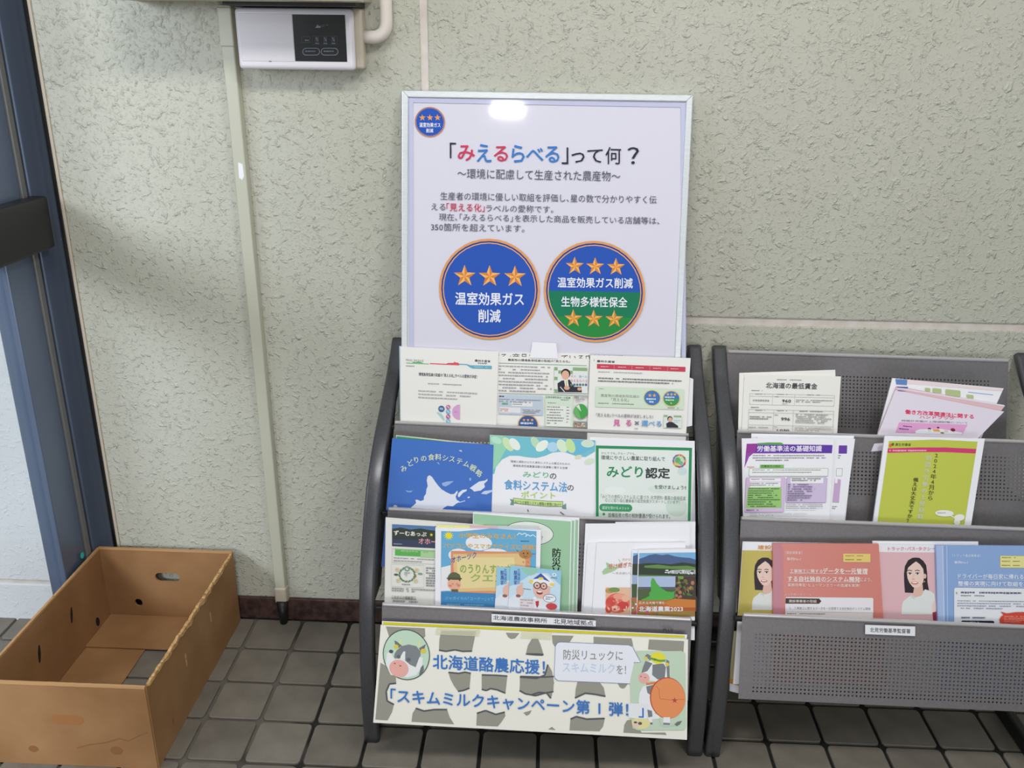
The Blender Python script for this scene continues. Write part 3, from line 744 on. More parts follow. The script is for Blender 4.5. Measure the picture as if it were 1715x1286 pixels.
pr.text('みどり',1478,480,1708,530,(116,192,142),.03,.03); pr.text('の',1720,496,1778,546,(70,70,80),.02)
pr.text('食料システム法',1312,552,1874,640,(92,160,214),.035,.045); pr.text('の',1878,602,1934,650,(70,70,80),.02)
pr.text('ポイント',1462,655,1770,716,(184,212,110),.03,.03)
pr.poly([(1360,725),(1400,735),(1395,782),(1362,778),(1374,752)],(110,150,130)); pr.poly([(1865,765),(1868,820),(1830,812),(1830,790)],(110,150,140))
pr.poly([(1390,716),(1480,726),(1700,744),(1840,748),(1836,796),(1700,796),(1480,776),(1394,764)],(70,100,80)); pr.poly([(1394,720),(1480,730),(1700,748),(1836,752),(1832,792),(1700,792),(1480,772),(1398,760)],(196,222,140))
pr.text('みどりの食料システム戦略の実現に向けて',1404,738,1822,768,(50,60,46),.02,.07)
pr.line([(1520,820),(1528,840)],8,(90,90,96)); pr.line([(1812,842),(1850,870)],8,(90,90,96))
pr.build(o, M_INKG)

# ================================================================== RACK A, LOWER TIER
D1 = (600,840,5.36); D2 = (900,840,5.36)
gmat = newmat('pale_green_card', (166,206,172), .5)
for k, (off, dx, dy, lab) in enumerate(((.000, 67, 4, 'rearmost pale green disaster booklet, its white edge furthest right'), (.0032, 32, 2, 'second pale green disaster booklet of the stack, between the other two'), (.0064, 0, 0, 'front pale green booklet with black upright title and speech bubble'))):
    o, pl = sheet('booklet', lab + ', lower tier', 'booklet', ROW3, off, [(-578+dx*.2,95-dy),(310+dx,158-dy*3),(290+dx,985),(-590,940)], .75, t=.0028, crop=D2, mat=M_PAPERW, group='green disaster booklets')
    pr = Print(pl, D2, .05)
    pr.poly([(-572,108),(300+dx,178-dy*3),(282+dx,985),(-585,940)], (160,204,168))
    if k == 2:
        pr.ell(-80+0,285,226,110,(60,70,66)); pr.ell(-80,285,221,105,(232,236,232))
        pr.chars('防災', [(172,460),(170,545)], 88, 84, (40,44,46), .05); pr.line([(140,590),(150,612)],12,(50,54,54)); pr.line([(192,590),(186,616)],12,(50,54,54))
        pr.text('？',30,310,50,340,(120,124,120),.02)
    pr.build(o)
o, pl = sheet('leaflet', 'white newsletter with mountain photo header and green bar, far left of lower tier', 'leaflet', ROW3, .009, [(246,142),(1120,210),(1120,955),(236,905)], .75, t=.003, crop=D1)
pr = Print(pl, D1, .05)
pr.rect(303,202,1000,400,(52,60,58)); pr.poly([(303,202),(1000,237),(1000,290),(700,262),(640,255),(560,240),(470,250),(380,232),(303,244)],(86,124,172)); pr.poly([(303,335),(1000,372),(1000,430),(303,398)],(58,66,92))
pr.text('ずーむあっぷ',320,258,612,300,(226,230,214),.05); pr.star(656,298,17,(250,220,40),(240,210,30)); pr.text('オホー',542,328,700,378,(226,150,160),.04); pr.lines(318,374,410,392,1,(150,160,170))
pr.rect(330,420,560,482,(92,180,84)); pr.rect(560,432,1000,500,(172,210,160)); pr.rect(330,420,1000,432,(120,196,110)); pr.lines(384,434,680,466,1,(150,190,140))
pr.frame(302,420,1000,545,3,(196,196,186)); pr.lines(318,500,690,548,2,(160,162,156),.4)
pr.frame(296,556,590,760,3,(214,214,204))
for a in range(0, 360, 24):
    q=rad(a); 
    if a not in (264,): pr.ell(438+68*math.cos(q),655+62*math.sin(q),15,7,(90,134,92),0,360,a+70)
pr.ring(438,602,14,24,(128,156,140)); pr.ell(340,655,20,9,(70,100,76)); pr.ell(556,648,22,9,(120,160,150)); pr.ell(512,668,10,14,(150,130,60))
for x, y in ((350,610),(525,615),(358,708),(515,712)): pr.ell(x,y,20,17,(222,206,160)); pr.lines(x-12,y-6,x+12,y+8,2,(180,160,110))
pr.lines(412,634,466,680,3,(150,170,156)); pr.lines(390,738,500,754,1,gy)
pr.lines(608,590,720,770,8,(132,134,136),.5); pr.lines(300,772,700,812,2,(150,150,146),.5)
pr.text('これからの相談窓口',300,842,515,866,(96,96,92),.02); pr.rect(298,866,522,870,(110,110,106)); pr.lines(310,882,580,905,1,(160,160,156))
pr.build(o)
o, pl = sheet('leaflet', 'yellow and pink trimmed sheet edge behind the sky-blue quest flyer, lower tier', 'leaflet', ROW3, .0125, [(700,205),(1625,225),(1610,960),(700,930)], .6, crop=D1, mat=M_CREAM)
pr = Print(pl, D1, .02); pr.poly([(705,209),(1000,214),(1000,240),(705,236)],(232,230,150)); pr.poly([(1000,214),(1250,220),(1250,246),(1000,242)],(220,180,190)); pr.poly([(1250,220),(1620,228),(1620,256),(1250,248)],(196,204,216)); pr.build(o)
o, pl = sheet('flyer', 'sky-blue children\'s quest flyer with orange scroll, sun and potato, lower tier', 'flyer', ROW3, .0155, [(692,232),(1642,256),(1622,980),(690,935)], .6, t=.003, crop=D1, mat=M_PAPERW)
pr = Print(pl, D1, .03)
sky = (104,176,218)
pr.poly([(745,264),(900,268),(1200,240),(1600,266),(1590,930),(1400,900),(742,800),(742,590)],sky)
pr.poly([(745,590),(830,570),(830,800),(742,800)],(238,238,240)); pr.ell(1082,370,118,68,(238,240,246)); pr.ell(900,480,90,58,(238,240,246)); pr.ell(1230,470,120,50,(238,240,246))
pr.ell(812,305,30,28,(240,226,40))
for a in range(0,360,30): q=rad(a); pr.line([(812+32*math.cos(q),305+30*math.sin(q)),(812+44*math.cos(q),305+40*math.sin(q))],5,(240,226,70))
pr.text('小学生のみなさん！',905,278,1410,326,(226,174,72),.04,.02); pr.text('パソコンやスマホでクイズに挑戦！',765,370,1595,418,(226,174,72),.03,.02)
for x, y in ((1470,290),(1545,305)): pr.line([(x-45,y+10),(x-22,y-10),(x,y+6),(x+22,y-8),(x+50,y+12)],7,(236,244,250)) 
pr.lines(1458,350,1550,366,1,(70,100,130))
pr.poly([(832,442),(1545,452),(1545,600),(1540,880),(1180,830),(832,820)],(222,150,110)); pr.poly([(850,470),(1440,466),(1500,520),(1500,820),(1180,800),(900,806),(862,700)],(232,196,140)); pr.poly([(880,500),(1400,500),(1420,760),(900,780)],(236,218,160))
pr.text('オホーツク',836,500,1060,552,(62,92,160),.04,-.22)
pr.text('のうりんすいさん',915,562,1440,640,(150,176,88),.05,.02); pr.text('クエスト',1010,650,1420,716,(160,184,96),.05,.02)
pr.ell(1502,473,58,40,(184,132,76)); pr.ell(1484,464,6,8,(70,44,30)); pr.ell(1520,464,6,8,(70,44,30)); pr.line([(1484,486),(1500,496),(1518,488)],4,(90,50,30)); pr.line([(1440,450),(1420,436)],4,(120,90,50)); pr.line([(1560,470),(1592,470)],4,(150,110,60)); pr.line([(1478,535),(1485,550)],8,(190,110,70)); pr.line([(1520,535),(1528,548)],8,(190,110,70))
pr.ell(862,690,58,56,(92,66,52)); pr.ell(862,742,60,52,(236,178,150)); pr.ell(864,668,52,30,(96,102,70)); pr.ell(862,690,70,12,(80,86,58)); pr.ell(826,755,14,10,(226,128,110)); pr.ell(900,752,14,10,(226,128,110)); pr.line([(842,736),(856,742)],4,(90,50,40)); pr.line([(878,742),(892,734)],4,(90,50,40)); pr.rect(838,785,896,830,(110,92,68))
pr.poly([(742,806),(1230,826),(1600,850),(1600,960),(742,935)],(64,136,190)); pr.text('ジャガイモの「コーナー」って',780,850,1215,880,(120,190,226),.02,.02); pr.lines(795,915,1200,940,1,(120,180,214))
pr.build(o)
def dairy_flyer(off, quad, lab, full):
    o, pl = sheet('flyer', lab, 'flyer', ROW3, off, quad, .35, t=.0014, crop=D1, mat=newmat('flyer_blue', (196,222,240), .3), group='small milk flyers')
    x0 = quad[0][0]; dx = x0-1365
    pr = Print(pl, D1, .06)
    pr.poly([(quad[0][0],quad[0][1]),(quad[1][0],quad[1][1]),(quad[1][0]-6,quad[1][1]+130),(1700+dx,640),(1560+dx,640),(1480+dx,700),(quad[0][0]-8,760)],(150,204,232) )
    pr.poly([(1455+dx,590),(1620+dx,598),(1590+dx,650),(1540+dx,664),(1490+dx,640)],(150,206,184))
    pr.chars('北海道の', [(1440+dx,600+i*36+18) for i in range(4)], 38, 30, (52,92,170), .03); pr.chars('酪農家', [(1412+dx,620+i*44+18) for i in range(3)], 44, 32, (52,92,170), .04)
    pr.poly([(1350+dx,870),(1400+dx,830),(1480+dx,850),(1500+dx,965),(1345+dx,960)],(226,232,242)); pr.ell(1452+dx,800,34,48,(232,186,172)); pr.line([(1462+dx,770),(1470+dx,728)],16,(232,186,172)); pr.ell(1436+dx,846,22,14,(150,96,76))
    if full:
        pr.line([(1480,780),(1550,790)],4,(70,90,110)); pr.poly([(1560,960),(1555,890),(1600,868),(1720,870),(1760,900),(1762,985)],(228,230,238))
        pr.ell(1645,785,76,88,(232,186,172)); pr.poly([(1540,716),(1600,690),(1640,640),(1700,662),(1760,730),(1740,770),(1640,728),(1570,742)],(240,242,246)); pr.poly([(1572,692),(1640,642),(1720,720),(1640,690)],(48,84,176)); pr.ell(1552,716,20,14,(240,214,80)); pr.ell(1640,690,24,12,(240,214,80)); pr.ell(1738,744,22,14,(240,214,80))
        pr.ring(1605,752,24,32,(60,40,40)); pr.ring(1665,758,24,32,(60,40,40)); pr.ell(1605,754,8,6,(50,34,34)); pr.ell(1664,758,8,6,(50,34,34)); pr.ell(1628,816,28,18,(150,40,40)); pr.ell(1628,808,22,8,(244,240,240)); pr.ell(1634,784,10,12,(224,168,150)); pr.poly([(1560,870),(1590,850),(1600,880)],(250,250,250))
        pr.poly([(1590,895),(1622,890),(1620,930),(1605,955),(1594,925)],(190,40,50)); pr.rect(1450,868,1580,958,(222,216,224)); pr.lines(1456,874,1570,950,3,(190,160,160))
        pr.ell(1718,868,58,38,(80,90,110)); pr.ell(1718,868,54,34,(238,242,248)); pr.lines(1682,852,1752,886,2,(120,130,160)); pr.ell(1735,940,50,30,(196,60,64)); pr.ell(1760,656,20,16,(236,242,250)); pr.star(1760,656,10,(60,90,140),(60,90,140)); pr.lines(1728,680,1800,692,1,(80,120,160)) 
    pr.build(o, M_INKG)
dairy_flyer(.0195, [(1245,585),(1700,610),(1690,975),(1228,955)], 'rear copy of the small pale blue milk flyer, its left strip showing', False)
dairy_flyer(.0225, [(1365,572),(1823,622),(1808,978),(1345,962)], 'front small milk flyer with a man in glasses and a blue and yellow cap', True)
# right-hand third
o, pl = sheet('leaflet', 'tall blank white sheet furthest right behind the food leaflets, lower tier', 'leaflet', ROW3, .001, [(700,183),(1419,180),(1412,1010),(700,1000)], .06, crop=D2, mat=M_PAPERW)
o, pl = sheet('leaflet', 'large blank white sheet behind the food leaflets, its rounded corner showing, lower tier', 'leaflet', ROW3, .004, [(432,198),(1372,192),(1362,1010),(395,985)], .6, crop=D2, mat=M_PAPERW)
for k, (off, x0) in enumerate(((.0075, 450), (.011, 532))):
    o, pl = sheet('leaflet', ('rear white food leaflet, only its left edge showing', 'front white food leaflet with a photo of pink prawn slices')[k]+', lower tier', 'leaflet', ROW3, off, [(x0,374),(x0+800,368),(x0+780,1010),(x0-40,995)], .6, t=.0024, crop=D2, mat=M_PAPERW, group='white food leaflets')
    if k:
        pr = Print(pl, D2, .0)
        gm = (172,206,160)
        pr.poly([(615,545),(640,552),(662,575),(700,590),(740,560),(760,540),(765,560),(735,590),(700,615),(660,635),(640,640),(612,650),(590,655),(580,630),(600,605),(625,590)],gm); pr.line([(730,515),(745,545)],4,(150,160,140))
        pr.text('北から',762,508,835,530,(226,170,130),.02); pr.text('受け継ぎた',638,562,850,606,(206,116,90),.03,-.1); pr.text('～そのおいし',672,632,850,654,(150,150,140),.01)
        pr.rect(612,770,900,1010,(232,190,160)); pr.ell(650,800,40,24,(198,150,80)); pr.ell(690,792,50,22,(120,150,80)); pr.ell(720,910,110,90,(226,110,90)); pr.ell(660,900,44,40,(214,70,60)); pr.ell(740,850,60,28,(238,160,140)); pr.ell(770,930,50,34,(206,60,56)); pr.ell(700,960,40,26,(240,190,170)); pr.ell(640,960,30,40,(220,84,70)); pr.ell(790,870,34,30,(240,180,150))
        for _ in range(14): pr.ell(R.uniform(625,820),R.uniform(860,1000),R.uniform(8,18),R.uniform(5,12),R.choice([(244,196,180),(208,70,62),(232,130,110)]),0,360,R.uniform(0,90),12)
        pr.build(o, M_INKG)
def agri(off, x0, x1, lab, full):
    o, pl = sheet('booklet', lab, 'booklet', ROW3, off, [(x0,436),(x1,424),(x1-6,1032),(x0-16,1014)], .35, t=.002, crop=D2, mat=M_PAPERW, group='farm photo booklets')
    pr = Print(pl, D2, .0); e = x1; d = x0-905
    pr.poly([(x0+10,462),(e,455),(e,560),(x0+6,560)],(120,180,226)); 
    if full: pr.poly([(x0+8,515),(960,498),(1000,480),(1060,470),(1120,480),(1170,472),(1230,490),(1300,500),(1370,505),(e,520),(e,580),(x0+6,580)],(70,94,140))
    else: pr.poly([(x0+8,490),(x0+60,470),(x0+60,570),(x0+6,570)],(70,94,140))
    pr.poly([(x0+4,560),(1000,550),(1200,562),(1300,545),(e,560),(e,668),(x0+2,668)],(40,56,38))
    if full:
        pr.poly([(960,575),(1080,565),(1200,580),(1350,575),(e,590),(e,612),(1100,600),(960,592)],(96,140,70)); pr.poly([(1150,640),(1200,615),(1300,610),(e,612),(e,650),(1250,648)],(170,176,176))
        for _ in range(26): pr.ell(R.uniform(1150,1405),R.uniform(616,652),R.uniform(6,12),R.uniform(4,8),R.choice([(236,238,240),(40,40,42),(220,222,220)]),0,360,0,10)
    pr.poly([(x0+2,655),(1200 if full else x0+55,662),(1200 if full else x0+55,668),(x0,668)],(90,130,64))
    if full:
        pr.rect(x0,670,1238,770,(176,194,226)); pr.rect(x0-2,765,1238,800,(84,96,110)); pr.rect(x0-4,785,1238,900,(76,92,56)); pr.rect(1240,670,e,880,(70,52,44))
        for _ in range(40): pr.ell(R.uniform(1245,1400),R.uniform(680,870),R.uniform(8,20),R.uniform(8,16),R.choice([(116,160,60),(180,120,90),(50,44,36),(90,120,50),(150,90,70)]),0,360,R.uniform(0,90),12)
        pr.poly([(1030,685),(1048,692),(1072,735),(1110,775),(1160,805),(1210,812),(1235,800),(1228,830),(1232,860),(1190,885),(1120,892),(1060,886),(950,895),(930,880),(975,862),(1005,845),(1003,820),(1020,800),(1018,720)],(76,172,70))
        pr.poly([(x0-6,885),(1150,885),(1240,870),(e,880),(e,950),(x0-8,950)],(192,104,40)); pr.poly([(1140,910),(1230,870),(e,885),(e,960),(1200,945)],(206,126,50)); pr.rect(x0-10,950,e,985,(176,84,36)); pr.rect(x0-12,980,e-4,1030,(150,120,50))
        for _ in range(30): pr.ell(R.uniform(x0,1120),R.uniform(905,1015),R.uniform(6,14),R.uniform(5,12),R.choice([(60,130,60),(206,80,60),(190,70,130),(110,150,70)]),0,360,0,10)
        pr.text('北海道農業2023',912,940,1306,986,(236,238,240),.035); pr.text('広大な大地で育む',912,896,1145,920,(222,230,214),.03)
    else:
        pr.rect(x0,660,x0+56,740,(160,180,214)); pr.rect(x0-4,740,x0+56,860,(66,86,50)); pr.rect(x0-8,860,x0+50,1010,(170,110,60))
        for _ in range(12): pr.ell(R.uniform(x0,x0+44),R.uniform(870,1005),8,8,R.choice([(60,130,60),(206,80,60),(190,70,130),(236,238,240)]),0,360,0,10)
    pr.build(o, M_INKG)
agri(.0150, 850, 1400, 'rear farm landscape booklet, a blue and green strip at its left showing', False)
agri(.0180, 905, 1420, 'front farm landscape booklet with mountains, cows and a green island map', True)

# ================================================================== BANNER on rack A
o, pl = sheet('banner_backing', 'white card with a yellow top stripe taped behind the cow banner', 'banner', BANNER, .000, [(232,140),(2613,246),(2560,700),(215,700)], 0, t=.001, crop=D3, mat=M_PAPERW)
pr = Print(pl, D3, .0445, -.0)
pr.poly([(240,147),(2595,252),(2595,272),(240,167)],(216,204,30))
pr.build(o)
o, pl = sheet('banner', 'wide laminated cow-patterned banner with blue lettering on the middle rack\'s foot', 'banner', BANNER, .004, [(222,170),(2620,283),(2612,1066),(163,932)], 0, t=.0012, crop=D3, mat=newmat('banner_film', (240,238,228), .3, 0, .4))
pr = Print(pl, D3, .045)
sp = (152,150,138); hz = (236,238,246)
def ww(*pts): return [(x if len(p) < 3 else x, y) for p in pts for x, y in (p[:2],)]
# D4 coordinates are D3 coordinates shifted by 1397.7 to the right
q4 = lambda pts: [(x+1397.7, y) for x, y in pts]
spots = [[(262,182),(566,196),(570,260),(520,300),(300,300)], [(695,215),(966,218),(935,370),(860,372),(800,360),(730,372),(676,362),(680,280)],
 [(1198,230),(1305,234),(1270,275),(1240,280),(1215,265)], [(1425,268),(1460,310),(1485,405),(1420,400),(1355,396),(1370,330),(1400,280)],
 [(750,538),(830,545),(880,535),(925,545),(915,660),(870,680),(825,688),(790,640),(765,590)], [(1010,560),(1120,562),(1210,568),(1195,700),(1130,675),(1080,665),(1045,680),(1010,672)],
 [(1312,570),(1500,575),(1570,570),(1570,690),(1500,700),(1430,720),(1350,705),(1305,680)], [(220,465),(280,500),(340,560),(342,625),(290,630),(262,690),(270,760),(325,790),(310,850),(275,915),(180,908)],
 [(495,820),(560,842),(640,830),(740,830),(760,890),(795,945),(462,925),(470,860)], [(972,860),(1040,838),(1120,868),(1190,850),(1195,880),(1165,925),(1135,962),(968,955)], [(1335,855),(1400,835),(1385,865),(1360,880)]]
spots4 = [[(0,395),(60,400),(100,410),(130,450),(150,480),(172,600),(165,700),(155,745),(110,700),(60,700),(0,720),(-90,700),(-90,575),(60,582),(110,560),(125,500),(95,420)][0:1] and [(-28,395),(-10,300),(20,268),(50,275),(70,320),(95,400),(60,398)],
 [(128,475),(160,530),(177,620),(160,720),(150,745),(120,700),(60,695),(0,715),(-90,690),(-90,576),(40,585),(105,560)],
 [(160,250),(330,255),(295,310),(200,312),(182,340),(165,310)], [(485,262),(782,275),(795,335),(770,330),(485,312)], [(918,283),(1192,296),(1186,385),(910,360)],
 [(360,612),(535,620),(565,660),(578,725),(500,710),(420,700),(340,740),(345,670)], [(672,625),(752,628),(730,660),(710,667),(690,655)],
 [(305,905),(350,885),(430,905),(572,900),(560,960),(530,1000),(297,992)], [(130,985),(160,965),(190,990)], [(745,915),(790,905),(860,1010),(1045,1010),(1055,1028),(718,1010),(725,950)]]
for s_ in spots: pr.poly(s_, sp)
for s_ in spots4: pr.poly(q4(s_), sp)
# bright halo edges where the lettering outline cuts the patches
for a in ([(676,366),(730,376),(800,364),(860,376),(935,374)], [(750,540),(830,548),(880,538),(925,548)], [(1010,560),(1120,563),(1210,569)], [(1310,572),(1500,577),(1572,572)], [(825,688),(870,680),(915,662)], [(1010,672),(1045,682),(1080,666),(1130,676),(1195,702)], [(1305,682),(1350,707),(1430,722),(1500,702),(1570,690)], [(342,625),(290,630),(264,690),(272,762),(325,792)], [(495,820),(560,842),(640,830),(740,830)], [(972,860),(1040,838),(1120,868),(1190,850)], [(1355,396),(1420,402),(1485,405)]):
    pr.line(a, 12, (78,84,88))
for a in ([(-28,397),(60,398),(95,402)], [(-90,577),(40,586),(105,562),(128,480)], [(0,716),(60,696),(120,702),(152,742)], [(340,740),(420,702),(500,712),(578,727)], [(305,905),(350,885),(430,905),(572,900)]): pr.line(q4(a), 12, (78,84,88))
sk = (44,116,200)
pr.text('北海道酪農応援！',630,400,1502,512,sk,.03,.052)
# cow in the round window
pr.ell(422,402,184,198,(62,76,84)); pr.ell(422,402,177,191,(196,224,200))
pr.poly([(270,390),(300,385),(330,440),(430,420),(520,420),(550,425),(545,490),(500,560),(430,578),(300,560),(262,480)],(238,240,242)); pr.ell(303,377,17,14,(70,76,80))
pr.poly([(330,395),(345,370),(385,335),(440,322),(500,335),(530,375),(535,405),(520,430),(495,500),(450,480),(415,450),(400,400),(405,375),(398,378),(370,425),(335,432),(325,420)],(126,132,136))
pr.poly([(328,290),(350,300),(388,332),(362,350),(340,352)],(110,116,122)); pr.poly([(575,318),(520,352),(535,385),(560,365)],(110,116,122)); pr.line([(376,320),(378,280)],14,(228,226,150)); pr.line([(524,340),(526,296)],16,(228,226,150))
pr.ell(343,340,18,18,(230,204,70)); pr.ell(555,374,22,20,(230,204,70)); pr.poly([(398,378),(414,376),(412,450),(380,440),(372,425)],(238,240,242))
pr.ell(364,510,76,68,(238,176,166),0,360,15); pr.ell(332,470,7,5,(150,90,90)); pr.ell(375,489,9,5,(150,90,90)); pr.ell(362,418,15,15,(96,102,106)); pr.ell(440,441,17,15,(96,102,106)); pr.poly([(520,560),(535,500),(555,480),(560,520),(540,555)],(110,116,122))
# speech bubble
bub = q4([(225,306),(760,330),(790,345),(802,372),(850,462),(800,458),(792,610),(770,626),(210,602),(186,585),(180,560),(190,335),(205,312)])
pr.poly([(x+(-4 if x < 1900 else 4), y+(-4 if y < 460 else 4)) for x, y in bub], (130,150,190)); pr.poly(bub, (238,240,250))
pr.text('防災リュックに',1397.7+250,362,1397.7+712,440,(142,140,138),.02,.02); pr.text('スキムミルク',1397.7+244,462,1397.7+650,535,(200,214,240),.03,.03); pr.text('を！',1397.7+665,484,1397.7+738,552,(142,140,138),.02,.02)
# walking cow with an orange rucksack
pr.poly(q4([(815,375),(1170,372),(1200,392),(1208,960),(1190,990),(830,992),(790,975),(778,900),(770,600),(800,470),(855,462)]),(196,218,194))
c4 = 1397.7
pr.poly(q4([(845,700),(870,650),(940,630),(1010,640),(960,860),(1000,880),(1000,900),(940,905),(945,930),(915,932),(905,880),(850,860),(838,760)]),(240,240,244)); pr.poly(q4([(895,650),(960,635),(985,640),(935,720),(905,700)]),(122,128,132))
pr.poly(q4([(850,560),(880,500),(905,460),(950,440),(1030,455),(1070,490),(1085,560),(1040,610),(980,612),(905,600)]),(238,240,242)); pr.poly(q4([(890,450),(945,470),(905,530),(858,545),(870,500)]),(122,128,132)); pr.poly(q4([(945,480),(1030,470),(1050,500),(1040,590),(985,595),(942,560)]),(122,128,132)); pr.poly(q4([(1050,440),(1075,450),(1080,580),(1060,590)]),(122,128,132))
pr.poly(q4([(885,410),(905,395),(935,412),(928,450)]),(122,128,132)); pr.ell(c4+893,430,14,13,(230,204,70)); pr.ell(c4+1060,478,16,14,(230,204,70))
pr.ell(c4+988,428,58,46,(236,224,50)); pr.line(q4([(930,430),(1000,450),(1045,448)]),16,(90,160,70)); pr.ell(c4+963,440,10,10,(70,140,60))
pr.ell(c4+878,585,44,42,(236,176,170)); pr.ell(c4+855,572,6,4,(150,90,90)); pr.ell(c4+888,580,7,4,(150,90,90)); pr.line(q4([(895,632),(960,622),(1000,625)]),18,(226,130,70))
pr.ell(c4+1063,740,139,162,(190,70,44)); pr.ell(c4+1067,742,134,157,(236,146,88)); pr.line(q4([(972,645),(995,670),(1002,745),(1080,755),(1195,750)]),4,(196,110,66)); pr.star(c4+1118,758,24,(200,60,66),(190,50,60))
pr.poly(q4([(905,830),(940,840),(945,885),(912,890)]),(122,128,132)); pr.poly(q4([(1030,890),(1082,890),(1082,935),(1030,935)]),(240,240,244)); pr.rect(c4+920,930,c4+945,945,(110,110,110)); pr.rect(c4+1030,932,c4+1080,948,(130,130,130))
pr.line(q4([(995,900),(1010,950),(1050,965),(1110,955),(1130,940)]),8,(196,202,202)); pr.poly(q4([(1115,945),(1140,925),(1175,918),(1160,945),(1135,960)]),(110,116,116))
pr.ell(c4+855,935,72,48,(232,224,160)); pr.ell(c4+820,948,24,18,(236,200,196)); pr.ell(c4+812,930,14,8,(80,80,84)); pr.ell(c4+848,938,16,12,(90,90,92))
pr.rect(c4+760,780,c4+905,895,(236,238,242))
pr.text('「スキムミルクキャンペーン第 I 弾！」',300,668,1397.7+875,775,sk,.028,.0600)
pr.build(o, M_INKG)
for k, (x0, x1) in enumerate(((655,1000),(1320,1560))):
    P, n = offp(BANNER, .0058)
    q = [unplane(590+x/4.659, 1010+y/4.659, P, n) for x, y in ((x0,160+x0*.045),(x1,160+x1*.045),(x1-10,215+x1*.045),(x0-10,215+x0*.045))]
    tp = slab('tape_strip', q, .0003, n, M_TAPE if k else globals().setdefault('M_TAPE', newmat('clear_tape', (232,232,196), .12)), o)
    tp.data.materials[0].node_tree.nodes['Principled BSDF'].inputs['Alpha'].default_value = .35

# ================================================================== RACK B
D5 = (1190,570,6.472); D6 = (1450,570,6.472); D7 = (1200,720,6.43); D8 = (1440,720,6.236); E1 = (1190,890,5.914); E2 = (1440,890,6.124)
o, pl = sheet('leaflet', 'rear minimum wage sheet, tilted and peeping out top left, right rack', 'leaflet', ROW1, .001, [(312,352),(1352,318),(1372,990),(300,965)], .8, crop=D5)
o, pl = sheet('leaflet', 'front white minimum wage table sheet in the top tier of the right rack', 'leaflet', ROW1, .005, [(368,372),(1414,390),(1374,992),(338,968)], .8, t=.004, crop=D5)
pr = Print(pl, D5, .022, -.04)
pr.lines(720,420,1045,442,1,(150,148,146)); pr.text('北海道の最低賃金',602,455,1158,518,(58,58,60),.03)
pr.lines(445,538,590,556,1,gy); pr.frame(425,575,1345,695,3,(176,176,172)); pr.rect(425,602,1345,605,(176,176,172)); pr.rect(672,580,675,700,(184,184,180)); pr.rect(912,584,915,705,(184,184,180))
pr.lines(485,576,615,592,1,gy); pr.lines(720,580,860,596,1,gy); pr.lines(1045,586,1220,602,1,gy)
pr.text('北海道最低賃金',455,638,638,660,(120,118,116),.01); pr.lines(700,606,745,620,1,gy); pr.text('960',778,640,872,672,(70,70,72),.04); pr.lines(925,642,1330,678,2,(150,148,146),.5); pr.lines(775,684,870,696,1,(170,170,170))
pr.lines(438,720,558,738,1,gy); pr.frame(415,745,1338,1000,3,(176,176,172)); pr.rect(413,778,1335,781,(176,176,172)); pr.rect(408,912,1330,915,(176,176,172)); pr.rect(685,752,688,1000,(184,184,180)); pr.rect(898,756,901,1000,(184,184,180))
pr.lines(485,752,615,768,1,gy); pr.lines(718,756,855,772,1,gy); pr.lines(965,762,1270,780,1,gy); pr.lines(425,820,670,862,2,(140,138,136)); pr.lines(695,804,742,818,1,gy); pr.text('996',768,836,860,868,(70,70,72),.04)
pr.lines(925,798,1325,905,5,(156,154,150),.45,.2,5); pr.lines(415,936,670,952,1,(140,138,136)); pr.text('1,030',722,962,852,992,(70,70,72),.04); pr.lines(915,940,1320,990,3,(156,154,150),.45); pr.lines(684,934,735,948,1,gy)
pr.build(o)
pk = newmat('pinkish_paper', (226,218,232), .4)
hb = [('rear handbook with blue corner and green boxes on its cover, right rack top tier', [(290,408),(1494,520),(1270,1018),(135,995)], 0, M_PAPERW), ('middle handbook with pink edge, fanned between the other two handbooks', [(335,498),(1512,706),(1262,1018),(138,996)], 1, newmat('pink_edge_paper', (222,184,190), .4)), ('front handbook with pink title and drooping cover, right rack top tier', [(322,538),(1500,772),(1258,1018),(140,997)], 2, pk)]
for lab, quad, k, mt in hb:
    o, pl = sheet('booklet', lab, 'booklet', ROW1, .002+.005*k, quad, .45, t=.0035, crop=D6, mat=mt, group='fanned handbooks')
    pr = Print(pl, D6, .1)
    if k == 0:
        pr.poly([(320,418),(450,425),(445,485),(330,478)],(96,132,190)); pr.poly([(450,425),(1480,530),(1480,552),(450,470)],(232,214,216))
        for x, y, w2, h2 in ((640,512,60,40),(722,516,100,50),(862,528,165,70),(1090,585,80,40)): pr.rrect(x,y,x+w2,y+h2,12,(176,190,136))
        pr.line([(1110,560),(1240,575),(1380,590)],6,(110,150,200))
    elif k == 1:
        pr.poly([(335,500),(460,505),(455,520),(345,512)],(60,80,150)); pr.poly([(345,512),(1500,700),(1500,716),(345,524)],(226,222,236))
    else:
        pr.poly([(345,540),(455,552),(400,554),(348,548)],(60,80,150)); pk2 = (222,44,94)
        pr.text('働き方改革関連法に関する',428,748,1170,796,pk2,.035,.075); pr.text('ハンドブック',584,812,958,846,pk2,.02,.04); pr.text('時間外労働の上限規制等について',390,858,1105,880,(130,124,134),.01,.035)
        pr.poly([(362,888),(1102,914),(1050,1016),(322,1000)],(222,160,206)); pr.poly([(540,980),(590,962),(820,960),(1050,1000),(1040,1016),(540,1012)],(232,236,240))
        pr.lines(405,922,545,942,1,(80,60,130),.6,0); pr.lines(360,950,530,972,1,(80,60,130),.6,0); pr.ell(690,958,18,10,(40,34,40)); pr.ell(690,975,18,14,(236,214,206)); pr.ell(785,945,14,8,(40,34,40)); pr.poly([(720,965),(790,962),(810,990),(740,985)],(236,160,80)); pr.ell(945,970,26,18,(130,30,60)); pr.ell(870,985,22,12,(220,206,200)); pr.ell(830,1002,20,10,(150,120,90))
    pr.build(o)
